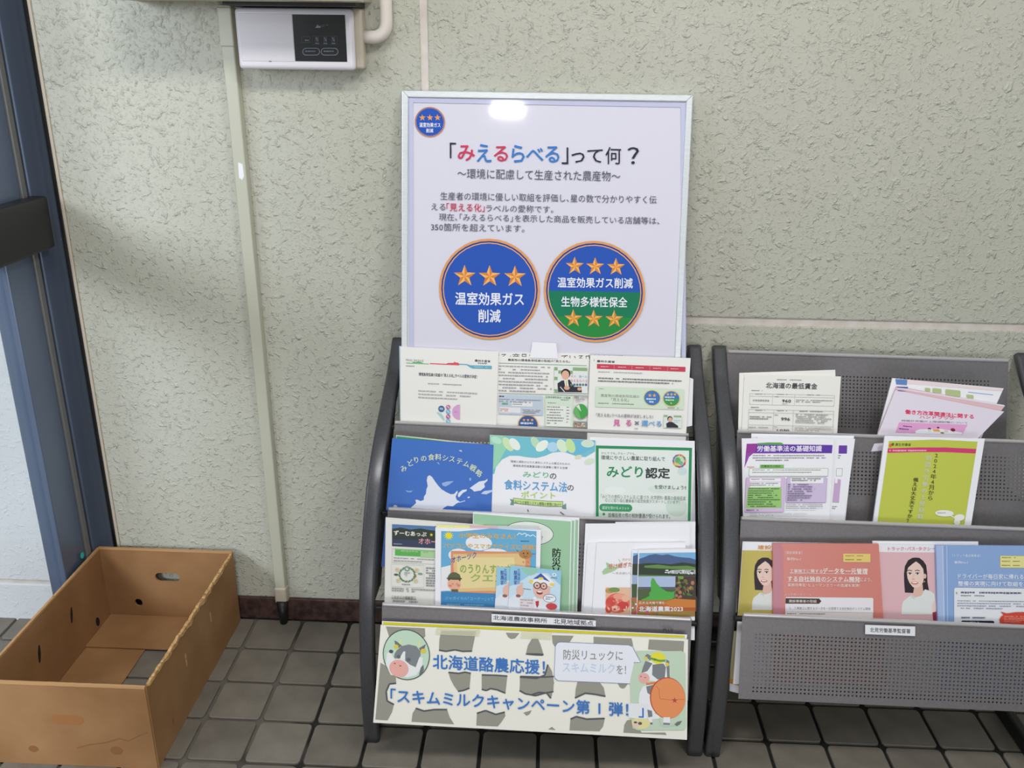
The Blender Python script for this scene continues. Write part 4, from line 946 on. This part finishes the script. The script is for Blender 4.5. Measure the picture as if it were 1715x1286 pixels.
# middle tier
o, pl = sheet('leaflet', 'rearmost labour law sheet, blank white corner above the others, right rack', 'leaflet', ROW2, .000, [(376,38),(1482,62),(1385,1000),(340,990)], .7, crop=D7, mat=M_PAPERW)
for k in range(2):
    quad = [(440,70),(1492,96),(1374,1003),(400,995)] if k == 0 else [(272,90),(1270,90),(1212,1000),(285,990)]
    o, pl = sheet('leaflet', ('second purple-headed labour law sheet, its right strip showing, right rack', 'front purple-headed labour law sheet with green and lilac boxes, right rack')[k], 'leaflet', ROW2, .004+.004*k, quad, .7, t=.003, crop=D7, mat=M_PAPERW, group='labour law sheets')
    pr = Print(pl, D7, .0, -.05)
    if k == 0:
        pr.rect(1318,166,1408,254,(104,58,164)); pr.lines(1310,270,1340,320,2,gy); pr.frame(1290,412,1358,498,4,(150,180,150)); pr.poly([(1275,520),(1340,535),(1318,785),(1248,780)],(196,166,206)); pr.rect(1278,516,1305,572,(236,236,240)); pr.lines(1245,820,1300,860,2,gy)
    else:
        pr.poly([(325,148),(1250,162),(1242,250),(395,252),(350,290),(300,410),(312,300)],(150,70,170)); pr.poly([(328,160),(1250,162),(1242,248),(326,240)],(92,54,164)); pr.poly([(440,142),(560,134),(700,136),(730,160),(435,158)],(92,160,84)); pr.poly([(325,148),(440,146),(420,240),(316,250)],(150,56,150))
        pr.text('労働基準法の基礎知識',440,168,1135,232,(236,232,244),.03)
        pr.lines(390,270,1190,346,3,(150,148,154),.45); pr.lines(330,394,445,410,1,(230,140,110)); pr.rect(470,374,726,408,(126,190,96)); pr.text('労働条件の明示',484,378,690,402,(50,60,50),.02)
        pr.rrect(352,412,1204,498,8,(150,184,150)); pr.rrect(356,416,1200,494,8,(238,238,240)); pr.lines(385,426,1140,476,2,(160,158,160),.4)
        pr.rrect(318,512,744,885,14,(196,160,206)); pr.rrect(322,516,740,881,14,(212,188,220)); pr.rrect(758,512,1192,782,14,(176,150,206)); pr.rrect(762,516,1188,778,14,(206,190,222))
        pr.rect(360,520,694,556,(238,238,240)); pr.rect(362,562,690,618,(236,236,240)); pr.poly([(340,618),(700,614),(700,838),(312,842)],(150,200,116)); pr.rect(800,516,1152,572,(238,238,240))
        pr.lines(375,528,680,546,1,gy); pr.lines(362,570,670,608,2,gy,.5); pr.lines(345,628,700,840,9,(84,110,76),.4,.3,4); pr.lines(812,520,1128,558,2,gy,.5); pr.lines(770,582,1130,774,8,(120,108,136),.42,.5,5); pr.lines(320,858,480,876,1,(90,80,100))
        pr.lines(750,800,1150,860,3,(150,150,156),.45); pr.lines(356,902,990,932,2,(160,158,162),.4); pr.rect(340,972,526,990,(126,190,96)); pr.text('賃金',412,964,470,984,(50,60,50),.03)
    pr.build(o, M_INK)
o, pl = sheet('booklet', 'blue and tan edged booklet behind the yellow-green booklet, right rack', 'booklet', ROW2, .001, [(322,62),(1210,90),(1150,1000),(200,980)], .6, crop=D8, mat=newmat('tan_paper', (204,190,178), .4))
pr = Print(pl, D8, .0); pr.poly([(322,68),(800,76),(560,92),(322,92)],(110,136,186)); pr.build(o)
o, pl = sheet('booklet', 'yellow-green booklet with a crimson band and upright lettering, right rack middle tier', 'booklet', ROW2, .006, [(262,60),(1306,90),(1160,1010),(135,985)], .6, t=.004, crop=D8, mat=M_PAPERW)
pr = Print(pl, D8, .0, -.13)
yg = (190,198,78)
pr.poly([(305,115),(800,100),(1230,122),(1090,1006),(180,985)],yg); pr.poly([(293,192),(600,182),(900,182),(1218,198),(1208,246),(900,232),(600,232),(287,240)],(206,60,110)); pr.lines(310,208,1200,226,1,(234,180,200),.9,0,4)
pr.ell(322,160,16,20,(226,110,50)); pr.ell(345,150,14,16,(90,100,50)); pr.text('厚生労働省',372,138,536,168,(96,104,46),.03)
def col(t, x0, y0, x1, y1, h, wd, c, b): 
    n_ = len(t); pr.chars(t, [(x0+(x1-x0)*i/(n_-1), y0+(y1-y0)*i/(n_-1)) for i in range(n_)], h, wd, c, b)
col('2024年4月から', 800, 265, 736, 710, 56, 66, (86,92,40), .03); col('時間外労働の上限規制', 722, 295, 630, 905, 58, 62, (206,210,176), .04); col('備えは大丈夫ですか？', 585, 520, 515, 945, 46, 56, (82,88,40), .03)
pr.ell(884,870,98,34,(232,232,226),0,360,3); pr.poly([(930,890),(975,900),(1000,930)],(232,232,226)); pr.lines(810,862,950,880,1,(150,150,130)); pr.ell(1040,914,54,36,(232,232,226)); pr.ell(1015,962,36,30,(232,232,226),0,360,30)
pr.build(o, M_INK)
# lower tier
skin = (238,208,196)
def portrait(pr, cx, cy, s, clip):
    """a smiling person with straight dark bobbed hair in a white sleeveless top"""
    def q(pts): return [(min(cx+x*s, clip), cy+y*s) for x, y in pts]
    def e(x, y, rx, ry, c):
        pts = q([(x+rx*math.cos(k*math.pi/12), y+ry*math.sin(k*math.pi/12)) for k in range(24)])
        if min(p[0] for p in pts) < clip-1: pr.add(pts, [tuple(range(24))], c)
    hair = (44,34,42)
    pr.poly(q([(-.05,-1.42),(.18,-1.40),(.42,-1.22),(.60,-.95),(.66,-.5),(.68,.1),(.78,.62),(.5,.62),(.2,.5),(-.2,.75),(-.70,.72),(-.74,.2),(-.76,-.4),(-.70,-.9),(-.5,-1.25),(-.25,-1.40)]), hair)
    pr.poly(q([(-.12,.3),(.38,.2),(.42,.70),(.3,.95),(-.08,1.0),(-.2,.8)]), (226,188,172))
    pr.poly(q([(-.58,-.5),(-.50,-.80),(-.25,-1.02),(-.02,-1.18),(.22,-1.0),(.42,-.72),(.47,-.3),(.42,.1),(.20,.36),(-.02,.45),(-.22,.38),(-.42,.12),(-.54,-.15)]), skin)
    e(.52,-.28,.09,.15,(226,186,172))
    for x in (-.40, .06):
        e(x,-.43,.12,.05,(244,240,240)); e(x+.01,-.43,.055,.055,(50,36,36)); pr.line(q([(x-.14,-.60),(x-.02,-.65),(x+.14,-.60)]), .05*s, (96,70,62)); pr.line(q([(x-.13,-.46),(x,-.50),(x+.13,-.46)]), .04*s, (60,42,42))
    e(-.18,-.10,.09,.04,(222,176,162)); pr.line(q([(-.16,-.4),(-.20,-.2),(-.22,-.12)]), .03*s, (226,186,172))
    e(-.10,.13,.22,.09,(206,90,90)); e(-.10,.11,.17,.045,(246,240,238)); e(.5,.05,.03,.05,(220,180,90))
    pr.poly(q([(-.30,.86),(-.05,1.02),(.30,.92),(.52,.52),(.85,.62),(1.10,.80),(1.15,1.3),(1.0,1.7),(1.0,2.05),(-.90,2.05),(-.88,1.5),(-.80,1.25),(-.55,1.05)]), (226,230,228))
    pr.poly(q([(-.30,.86),(-.08,1.02),(-.12,1.16),(-.36,.98)]), (206,212,212))
o, pl = sheet('leaflet', 'mustard leaflet with a half-hidden portrait of a dark-haired person, right rack lower tier', 'leaflet', ROW3, .001, [(318,100),(1216,116),(1216,872),(268,846)], .9, t=.002, crop=E1, mat=M_PAPERW)
pr = Print(pl, E1, .0, -.05)
pr.poly([(316,186),(1216,196),(1216,872),(272,846)],(200,184,96)); pr.text('建設業',468,136,672,178,(222,160,80),.03); portrait(pr, 545, 470, 150, 900); pr.build(o, M_INKG)
o, pl = sheet('leaflet', 'rear blank-topped leaflet above the pink portrait leaflet, right rack lower tier', 'leaflet', ROW3, .0005, [(130,97),(1205,105),(1262,142),(1262,940),(180,905)][:1]+[(1215,104),(1225,930),(180,905)], .9, t=.002, crop=E2, mat=M_PAPERW)
o, pl = sheet('leaflet', 'pink leaflet with a portrait of a smiling person in a white top, right rack', 'leaflet', ROW3, .004, [(188,130),(1262,146),(1240,930),(222,905)], .9, t=.002, crop=E2, mat=M_PAPERW)
pr = Print(pl, E2, .0, 0)
pr.poly([(196,210),(1258,220),(1240,930),(226,905)],(226,184,190)); pr.text('トラック・バス・タクシー',290,158,775,196,(222,120,140),.03); portrait(pr, 580, 505, 168, 1200); pr.poly([(745,745),(772,700),(790,760),(786,905),(750,905),(748,830),(738,790)],skin); pr.poly([(745,830),(788,820),(788,912),(752,912)],(150,50,60)); pr.build(o, M_INKG)
o, pl = sheet('folder', 'salmon pink plastic-covered booklet with a yellow tag, right rack lower tier', 'booklet', ROW3, .008, [(616,118),(1666,124),(1712,876),(620,852)], .9, t=.006, crop=E1, mat=newmat('salmon_cover', (214,132,122), .25))
pr = Print(pl, E1, .01)
pr.poly([(618,122),(700,122),(722,180),(720,852),(622,850)],(206,134,144)); pr.poly([(630,180),(690,180),(690,800),(635,800)],(200,138,150))
pr.text('［建設事業者］',742,194,905,224,(240,206,200),.03); pr.text('事例No.1',755,256,892,286,(240,206,200),.04); pr.rect(1312,216,1586,304,(232,206,120)); pr.frame(1312,216,1586,304,3,(196,160,90)); pr.lines(1335,236,1550,254,1,(170,140,80)); pr.lines(1335,274,1530,292,1,(140,116,66))
pr.text('工事施工に関する',785,372,1110,410,(244,226,222),.03); pr.text('データを一元管理',1112,362,1556,418,(246,232,228),.04); pr.text('する自社独自のシステム開発',764,442,1480,492,(246,232,228),.04); pr.text('により、',1484,458,1598,494,(244,220,216),.02)
pr.rect(785,412,1556,417,(240,214,208)); pr.rect(764,492,1480,497,(240,214,208)); pr.text('業務効率化・ヒューマンエラーの低減を実現！',764,512,1480,544,(242,216,210),.03); pr.text('主な取組のポイント',732,610,998,632,(240,200,196),.02)
pr.rrect(740,648,1612,900,14,(236,232,238)); pr.poly([(742,660),(1075,664),(1098,690),(1075,716),(742,714)],(70,50,46)); pr.text('建設事業者の取組',776,674,1050,702,(214,204,200),.03); pr.text('１．工事施工に関するデータを一元管理する自社独自のシステム開発',780,744,1585,772,(120,96,104),.01); pr.rrect(738,794,1610,900,10,(180,176,180)); pr.rrect(742,798,1606,900,10,(236,228,226)); pr.lines(755,808,1215,828,1,(150,140,140)); pr.ell(1370,878,74,14,(196,96,50),180,360); pr.ell(1510,880,60,14,(196,96,50),180,360)
pr.build(o, M_INKG)
o, pl = sheet('folder', 'light blue plastic-covered booklet with white panel, far right of lower tier', 'booklet', ROW3, .0115, [(780,140),(1800,150),(1800,985),(800,930)], .9, t=.006, crop=E2, mat=newmat('blue_folder', (142,172,220), .15))
pr = Print(pl, E2, .012)
pr.poly([(782,142),(850,144),(862,930),(802,928)],(170,190,230)); pr.poly([(846,144),(856,144),(872,930),(860,930)],(196,210,238)); pr.poly([(886,146),(896,146),(906,930),(896,930)],(186,202,236))
pr.text('［トラック運送事業者］',950,232,1238,260,(206,222,242),.03); pr.text('事例No.1',968,302,1108,330,(210,224,244),.04); pr.rect(1438,246,1780,372,(232,226,150)); pr.frame(1438,246,1780,372,4,(200,184,110)); pr.lines(1456,262,1630,282,1,(150,140,90)); pr.lines(1456,300,1680,318,1,(140,130,80)); pr.lines(1456,342,1680,360,1,(140,130,80))
pr.text('ドライバーが毎日家に帰れる環境',1008,432,1790,482,(228,236,248),.035); pr.text('整備の実現に向けて取組を推進',1008,508,1790,556,(228,236,248),.035); pr.rect(1005,488,1790,492,(214,226,244)); pr.rect(1005,562,1790,566,(214,226,244))
pr.rrect(968,576,1795,990,18,(232,234,240)); pr.lines(1036,616,1790,646,1,(96,106,134),.7,0); pr.lines(1036,652,1330,674,1,(120,128,150)); pr.lines(1000,706,1790,806,4,(150,160,182),.4); pr.text('1.',990,620,1008,640,(110,120,140),.02)
pr.lines(1042,876,1338,894,1,(80,84,110),.7); pr.rrect(1042,912,1378,960,14,(40,38,56)); pr.lines(1130,924,1240,936,1,(150,150,170)); pr.poly([(1445,822),(1510,840),(1600,828),(1790,826),(1790,960),(1440,940),(1432,900),(1450,870),(1476,858)],(206,72,52)); pr.lines(1480,866,1790,940,4,(232,150,140),.45)
pr.build(o, M_INKG)
o, pl = sheet('leaflet', 'leaflet sticking out below the right rack\'s lower panel at its left end', 'leaflet', plane(-.39,.2,8), .000, [(225,150),(262,160),(262,462),(102,448)][0:0] or [(118,120),(180,120),(180,468),(103,448)], .0, t=.001, crop=(1190,1020,3.267), mat=newmat('pale_yellow_paper', (206,202,152), .5))
pr = Print(pl, (1190,1020,3.267), .1); pr.poly([(104,378),(180,396),(180,424),(104,406)],(214,150,70)); pr.poly([(104,406),(180,424),(180,466),(104,447)],(228,228,240)); pr.build(o)

# ================================================================== CARDBOARD BOX
bx = empty('cardboard_box', (-.325, -.27, 0), 'open brown cardboard box without lid on the tiled floor by the glass door', 'box')
X0, X1, Y0, Y1, H = -.492, -.160, -.515, -.022, .200
def outline_plate(name, pts, holes, place, t, mat=M_CARD, rim_seed=None):
    """flat board cut from an outline with real holes, then placed by place(u, v, w)"""
    c = bpy.data.curves.new('c', 'CURVE'); c.dimensions = '2D'; c.fill_mode = 'BOTH'; c.extrude = t/2
    for ring in [pts]+holes:
        s_ = c.splines.new('POLY'); s_.points.add(len(ring)-1); s_.use_cyclic_u = True
        for p, q in zip(s_.points, ring): p.co = (q[0], q[1], 0, 1)
    o = bpy.data.objects.new('c', c); me = o.to_mesh()
    vs = [place(v.co.x, v.co.y, v.co.z) for v in me.vertices]; fs = [tuple(p.vertices) for p in me.polygons]
    o.to_mesh_clear(); bpy.data.objects.remove(o)
    o = mesh_obj(name, vs, fs, mat)
    bm = bmesh.new(); bm.from_mesh(o.data); bmesh.ops.remove_doubles(bm, verts=bm.verts, dist=.00005); bmesh.ops.recalc_face_normals(bm, faces=bm.faces); bm.to_mesh(o.data); bm.free()
    relparent(o, bx); return o
def slot(cx, cy, rx, ry, rot=0, n=16, sq=1.0):
    out = []
    for k in range(n):
        a = 2*math.pi*k/n; x = rx*math.copysign(abs(math.cos(a))**sq, math.cos(a)); y = ry*math.copysign(abs(math.sin(a))**sq, math.sin(a))
        c_, s_ = math.cos(rad(rot)), math.sin(rad(rot)); out.append((cx+x*c_-y*s_, cy+x*s_+y*c_))
    return out
def capsule(cx, cy, L, r):
    return [(cx+L/2-r+r*math.cos(a), cy+r*math.sin(a)) for a in [rad(q) for q in range(-90,91,22)]]+[(cx-L/2+r+r*math.cos(a), cy+r*math.sin(a)) for a in [rad(q) for q in range(90,271,22)]]
def inv_u(x, y, axis, val): return un(x, y, axis, val)
T = .005
def rim(L, h, amp, n, seed, mid=0):
    rr = random.Random(seed); pts = [(0,0),(L,0),(L,h)]
    for k in range(1, n): pts.append((L-L*k/n, h-amp*rr.random()-mid*math.sin(math.pi*k/n)*.6))
    pts.append((0,h)); return pts
# back end wall (y=Y1): inner face seen; handle and round hole measured on it
hp = un(281, 966, 1, Y1); rp = un(233, 1008, 1, Y1)
LB = X1-X0
outline_plate('end_wall', rim(LB, H, .0008, 14, 3), [capsule(hp.x-X0, hp.z, .062, .0125), slot(rp.x-X0, rp.z, .010, .011)], lambda u, v, w_: (X0+u, Y1-w_, v), T)
outline_plate('end_wall', rim(LB, H, .0012, 20, 5), [], lambda u, v, w_: (X0+u, Y0+w_, v), T)
LS = Y1-Y0
a1, a2, a3 = un(118,1030,0,X0), un(64,1095,0,X0), un(162,1041,0,X0)
outline_plate('side_wall', rim(LS, H, .0015, 40, 8), [], lambda u, v, w_: (X0+w_, Y0+u, v), T)
s1, s2, s3 = un(290,1205,0,X1), un(312,1107,0,X1), un(354,1035,0,X1)
outline_plate('side_wall', rim(LS, H, .0065, 60, 11, .004), [], lambda u, v, w_: (X1+w_, Y0+u, v), T)
# torn, frayed strip along the right rim
bm = bmesh.new(); rr = random.Random(5); prev = None
for k in range(61):
    y = Y0+.01+(LS-.02)*k/60; f_ = max(0, math.sin(math.pi*k/60))**.7; w_k = .5+.5*math.sin(k*.9)*math.sin(k*.37+1); z = H-.0025-.0045*f_*w_k-rr.random()*.0022; w2 = .0028+.0016*f_*w_k+rr.random()*.0008; hh = .004+.009*w_k*f_*rr.uniform(.6,1)
    ring = [bm.verts.new((X1-w2, y, z-hh)), bm.verts.new((X1-w2*.8, y, z+.003)), bm.verts.new((X1+w2*.8, y, z+.003)), bm.verts.new((X1+w2, y, z-hh*.7))]
    if prev:
        for i in range(4): bm.faces.new((prev[i], prev[(i+1) % 4], ring[(i+1) % 4], ring[i]))
    else: bm.faces.new(ring[::-1])
    prev = ring
bm.faces.new(prev); relparent(bm_obj('torn_rim', bm, M_CARDE), bx)
for (yw, xa, xb, am) in ((Y0, X0, X1, .0012), (Y1, X0, X1, .0008)):
    bm = bmesh.new(); prev = None
    for k in range(31):
        x = xa+(xb-xa)*k/30; z = H-rr.random()*am*.6
        ring = [bm.verts.new((x, yw-.0031, z-.004)), bm.verts.new((x, yw-.0028, z+.0006)), bm.verts.new((x, yw+.0028, z+.0006)), bm.verts.new((x, yw+.0031, z-.004))]
        if prev:
            for i in range(4): bm.faces.new((prev[i], prev[(i+1) % 4], ring[(i+1) % 4], ring[i]))
        else: bm.faces.new(ring[::-1])
        prev = ring
    bm.faces.new(prev); relparent(bm_obj('raw_edge', bm, M_CARDR), bx)
bm = bmesh.new(); prev = None
for k in range(61):
    y = Y0+LS*k/60; z = H-rr.random()*.0008
    ring = [bm.verts.new((X0-.0031, y, z-.004)), bm.verts.new((X0-.0028, y, z+.0006)), bm.verts.new((X0+.0028, y, z+.0006)), bm.verts.new((X0+.0031, y, z-.004))]
    if prev:
        for i in range(4): bm.faces.new((prev[i], prev[(i+1) % 4], ring[(i+1) % 4], ring[i]))
    else: bm.faces.new(ring[::-1])
    prev = ring
bm.faces.new(prev); relparent(bm_obj('raw_edge', bm, M_CARDR), bx)
# bottom flaps: one across the far end, one along the left, an open strip showing the tiles
for lo, hi in (((X0+.003, -.155, .004), (X1-.003, Y1-.003, .008)), ((X0+.003, Y0+.003, .0005), (-.345, -.155+.03, .0035)), ((X0+.003, Y0+.003, .004), (X1-.003, Y0+.13, .008))):
    relparent(box('bottom_flap', lo, hi, M_CARD, None, .001), bx)
# stained handle flap, round marks and water line on the near wall; painted slits on the left wall, scuffs on the right
def mark(name, pts, n, mat): relparent(slab(name, pts, .0004, n, mat), bx)
P = Y0-.0029
hq = un(113, 1205, 1, P)
mark('handle_flap', [Vector((hq.x+x, P, hq.z+z)) for x, z in capsule(0, 0, .064, .0115)][::-1], (0,-1,0), newmat('handle_stain', (158,106,60), .75))
for x, y, r0 in ((56,1254,.010),(195,1257,.0125)):
    c = un(x, y, 1, P); mark('round_plug', [Vector((c.x+r0*math.cos(k*math.pi/8), P, c.z+r0*.8*math.sin(k*math.pi/8))) for k in range(16)][::-1], (0,-1,0), M_CARDD)
wl = [(128,1252),(150,1246),(175,1243),(200,1236),(215,1240),(235,1230),(247,1226)]
for a, b_ in zip(wl, wl[1:]):
    p, q = un(*a, 1, P), un(*b_, 1, P); mark('water_mark', [p, q, q-Vector((0,0,.0022)), p-Vector((0,0,.0022))], (0,-1,0), M_CARDD)
M_SLIT = newmat('painted_slit_shade', (26,18,14), .9)  # dark colour painted for the shade inside slots that are not cut through
for pp, rx, rz, rot in ((a1,.0045,.020,-14),(a2,.005,.021,-14),(a3,.008,.013,12)):
    q = [Vector((X0+.0029, pp.y+a*math.cos(rad(rot))-b_*math.sin(rad(rot)), pp.z+a*math.sin(rad(rot))+b_*math.cos(rad(rot)))) for a, b_ in [(rx*math.cos(k*math.pi/8), rz*math.sin(k*math.pi/8)) for k in range(16)]]
    mark('slit', q, (1,0,0), M_SLIT)
P = X1+.0029
for x, y, h2, mt in ((290,1207,.010,M_CARDD),(312,1105,.017,M_CARDE),(353,1033,.015,M_CARDE)):
    c = un(x, y, 0, P); mark('scuff_mark', [Vector((P, c.y+.003*math.cos(k*math.pi/6), c.z+h2*math.sin(k*math.pi/6))) for k in range(12)], (1,0,0), mt)

# ================================================================== WALL FITTINGS
# surface trunking running down the wall
tr_ = empty('cable_trunking', (-.05, -.01, 0), 'ivory plastic cable trunking running down the wall left of the middle rack', 'cable cover')
bm = bmesh.new()
tp, bt = un(376, 17, 1, -.018), un(467, 960, 1, -.018)
def tlean(z): return tp.x+(bt.x-tp.x)*(tp.z-z)/(tp.z-bt.z)
def duct(name, z0, z1, wd, dp, mat, bev=.003):
    bm = bmesh.new(); vs = []
    for z in (z0, z1):
        x = tlean(z)
        for sx, y in ((-1,-.0005),(-.86,-dp),(.86,-dp),(1,-.0005)): vs.append(bm.verts.new((x+sx*wd/2, y, z)))
    for i in range(4): bm.faces.new((vs[i], vs[(i+1) % 4], vs[(i+1) % 4+4], vs[i+4]))
    bm.faces.new(vs[:4]); bm.faces.new(vs[4:][::-1])
    o = bm_obj(name, bm, mat); relparent(o, tr_)
    m = o.modifiers.new('b', 'BEVEL'); m.width = bev; m.segments = 3; return o
duct('duct_cover', .098, 1.432, .030, .020, M_IVORY)
duct('duct_joint', 1.355, 1.428, .033, .023, M_IVORY)
duct('end_piece', .055, .100, .034, .024, M_IVORY2, .005)
bm = bmesh.new(); bmesh.ops.create_cone(bm, cap_ends=True, segments=20, radius1=.009, radius2=.0135, depth=.062)
for v in bm.verts: v.co += Vector((tlean(.03)+.003, -.024, .0315))
o = bm_obj('black_cable', bm, M_BLACK, None, True); relparent(o, tr_)
c = un(403, 287, 1, -.0215); o = slab('paint_flake', [Vector((c.x+x, -.0206, c.z+z)) for x, z in ((-.004,.018),(.005,.015),(.006,-.010),(.001,-.018),(-.005,-.013))], .0005, (0,-1,0), M_PAPERW); relparent(o, tr_)

# cabinet whose underside shows at the top edge
cbx = empty('wall_cabinet', (.09, -.05, 1.436), 'beige metal cabinet on the wall, only its underside showing above the control panel', 'cabinet')
relparent(box('body', (-.235, -.150, 1.4375), (.236, -.0005, 1.70), M_CAB, None, .003), cbx)
relparent(box('flange', (-.238, -.156, 1.4345), (.240, -.1, 1.4465), M_CAB, None, .002), cbx)
relparent(box('painted_gap_shade', (-.03, -.09, 1.4285), (.222, -.002, 1.4374), M_BLACK), cbx)  # solid black strip standing in for the shade under the cabinet

# control panel
cp = empty('control_panel', (.1, -.03, 1.37), 'white wall control panel with a dark display, under the beige cabinet', 'control panel')
yf = -.052
q = [un(x, y, 1, yf) for x, y in ((389,11),(588,10),(597,117),(402,117))]
ox_, oz_ = q[0].x, q[0].z
fx0, fx1, fz0, fz1 = (q[0].x+q[3].x)/2, (q[1].x+q[2].x)/2, (q[2].z+q[3].z)/2, (q[0].z+q[1].z)/2-.003
o = box('back_case', (fx0+.004, -.034, fz0+.002), (fx1+.014, -.0005, fz1+.002), M_IVORY2, None, .006, 3); relparent(o, cp)
o = box('front_cover', (fx0, yf, fz0), (fx1, -.034, fz1), M_WHITEP, None, .008, 4); relparent(o, cp)
def onf(x, y, d=0): return un(x, y, 1, yf-.0006-d)
da, db, dc, dd_ = onf(488,25), onf(578,24), onf(581,103), onf(496,103)
xa, xb, za, zb = (da.x+dd_.x)/2, (db.x+dc.x)/2, (dc.z+dd_.z)/2, (da.z+db.z)/2
o = box('display_window', (xa, yf-.0008, za), (xb, yf+.002, zb), M_SCREEN); relparent(o, cp); disp = o
ya, yb2 = onf(401,25), onf(490,104)
o = box('flip_door', (fx0+.008, yf-.0007, za-.001), (xa-.001, yf+.002, zb+.001), newmat('door_plastic', (214,209,216), .35), None, .0004, 1); relparent(o, cp)
CP = (360,0,4.2875); pr = Print((Vector((0, yf-.0009, 0)), Vector((0,-1,0))), CP, 0, .0, .0002)
lg = (120,124,130)
pr.poly([(720,200),(738,176),(746,188),(756,184),(758,200)],lg); pr.lines(762,178,822,198,2,(84,88,94),.5)
for x in (622,): pr.frame(x,262,x+62,306,3,(70,74,80)); pr.lines(x+24,286,x+56,300,1,lg)
pr.frame(698,256,880,322,3,(60,64,70))
for x in (720,780,838): pr.rect(x,264,x+26,300,(58,62,68)); pr.line([(x+4,268),(x+20,296)],4,lg); pr.lines(x,308,x+34,320,1,lg)
for x in (628,760):
    pr.rrect(x,344,x+126,398,26,(110,114,120)); pr.rrect(x+5,349,x+121,393,22,(24,28,34)); pr.lines(x+20,364,x+108,380,1,(110,114,120))
pr.crop = CP; pr.text('EX',388,436,410,447,(90,90,96),.02) if 0 else pr.lines(388,437,410,448,1,(90,90,96))
pr.build(cp)

# white conduit with an elbow
bm = bmesh.new(); prev = None; r0 = .0125
c0 = un(646, 5, 1, -.018); c1 = un(607, 62, 1, -.018); cx, cz = c0.x-.0, c1.z; rb = .026
path = [Vector((cx, -.018, 1.75)), Vector((cx, -.018, cz+rb))] + [Vector((cx-rb+rb*math.cos(rad(a)), -.018, cz+rb-rb*math.sin(rad(a)))) for a in range(15, 91, 15)] + [Vector((fx1+.010, -.018, cz))]
for i, p in enumerate(path):
    t = (path[min(i+1,len(path)-1)]-path[max(i-1,0)]).normalized(); s_ = Vector((0,1,0)).cross(t)
    ring = [bm.verts.new(p+(Vector((0,1,0))*math.cos(k*math.pi/10)+s_*math.sin(k*math.pi/10))*r0) for k in range(20)]
    if prev:
        for k in range(20): bm.faces.new((prev[k], prev[(k+1) % 20], ring[(k+1) % 20], ring[k]))
    else: bm.faces.new(ring)
    prev = ring
bm.faces.new(prev[::-1])
o = bm_obj('conduit_pipe', bm, M_PVC, None, True)
tag(o, 'white pipe with a rounded elbow entering the right side of the control panel', 'pipe')
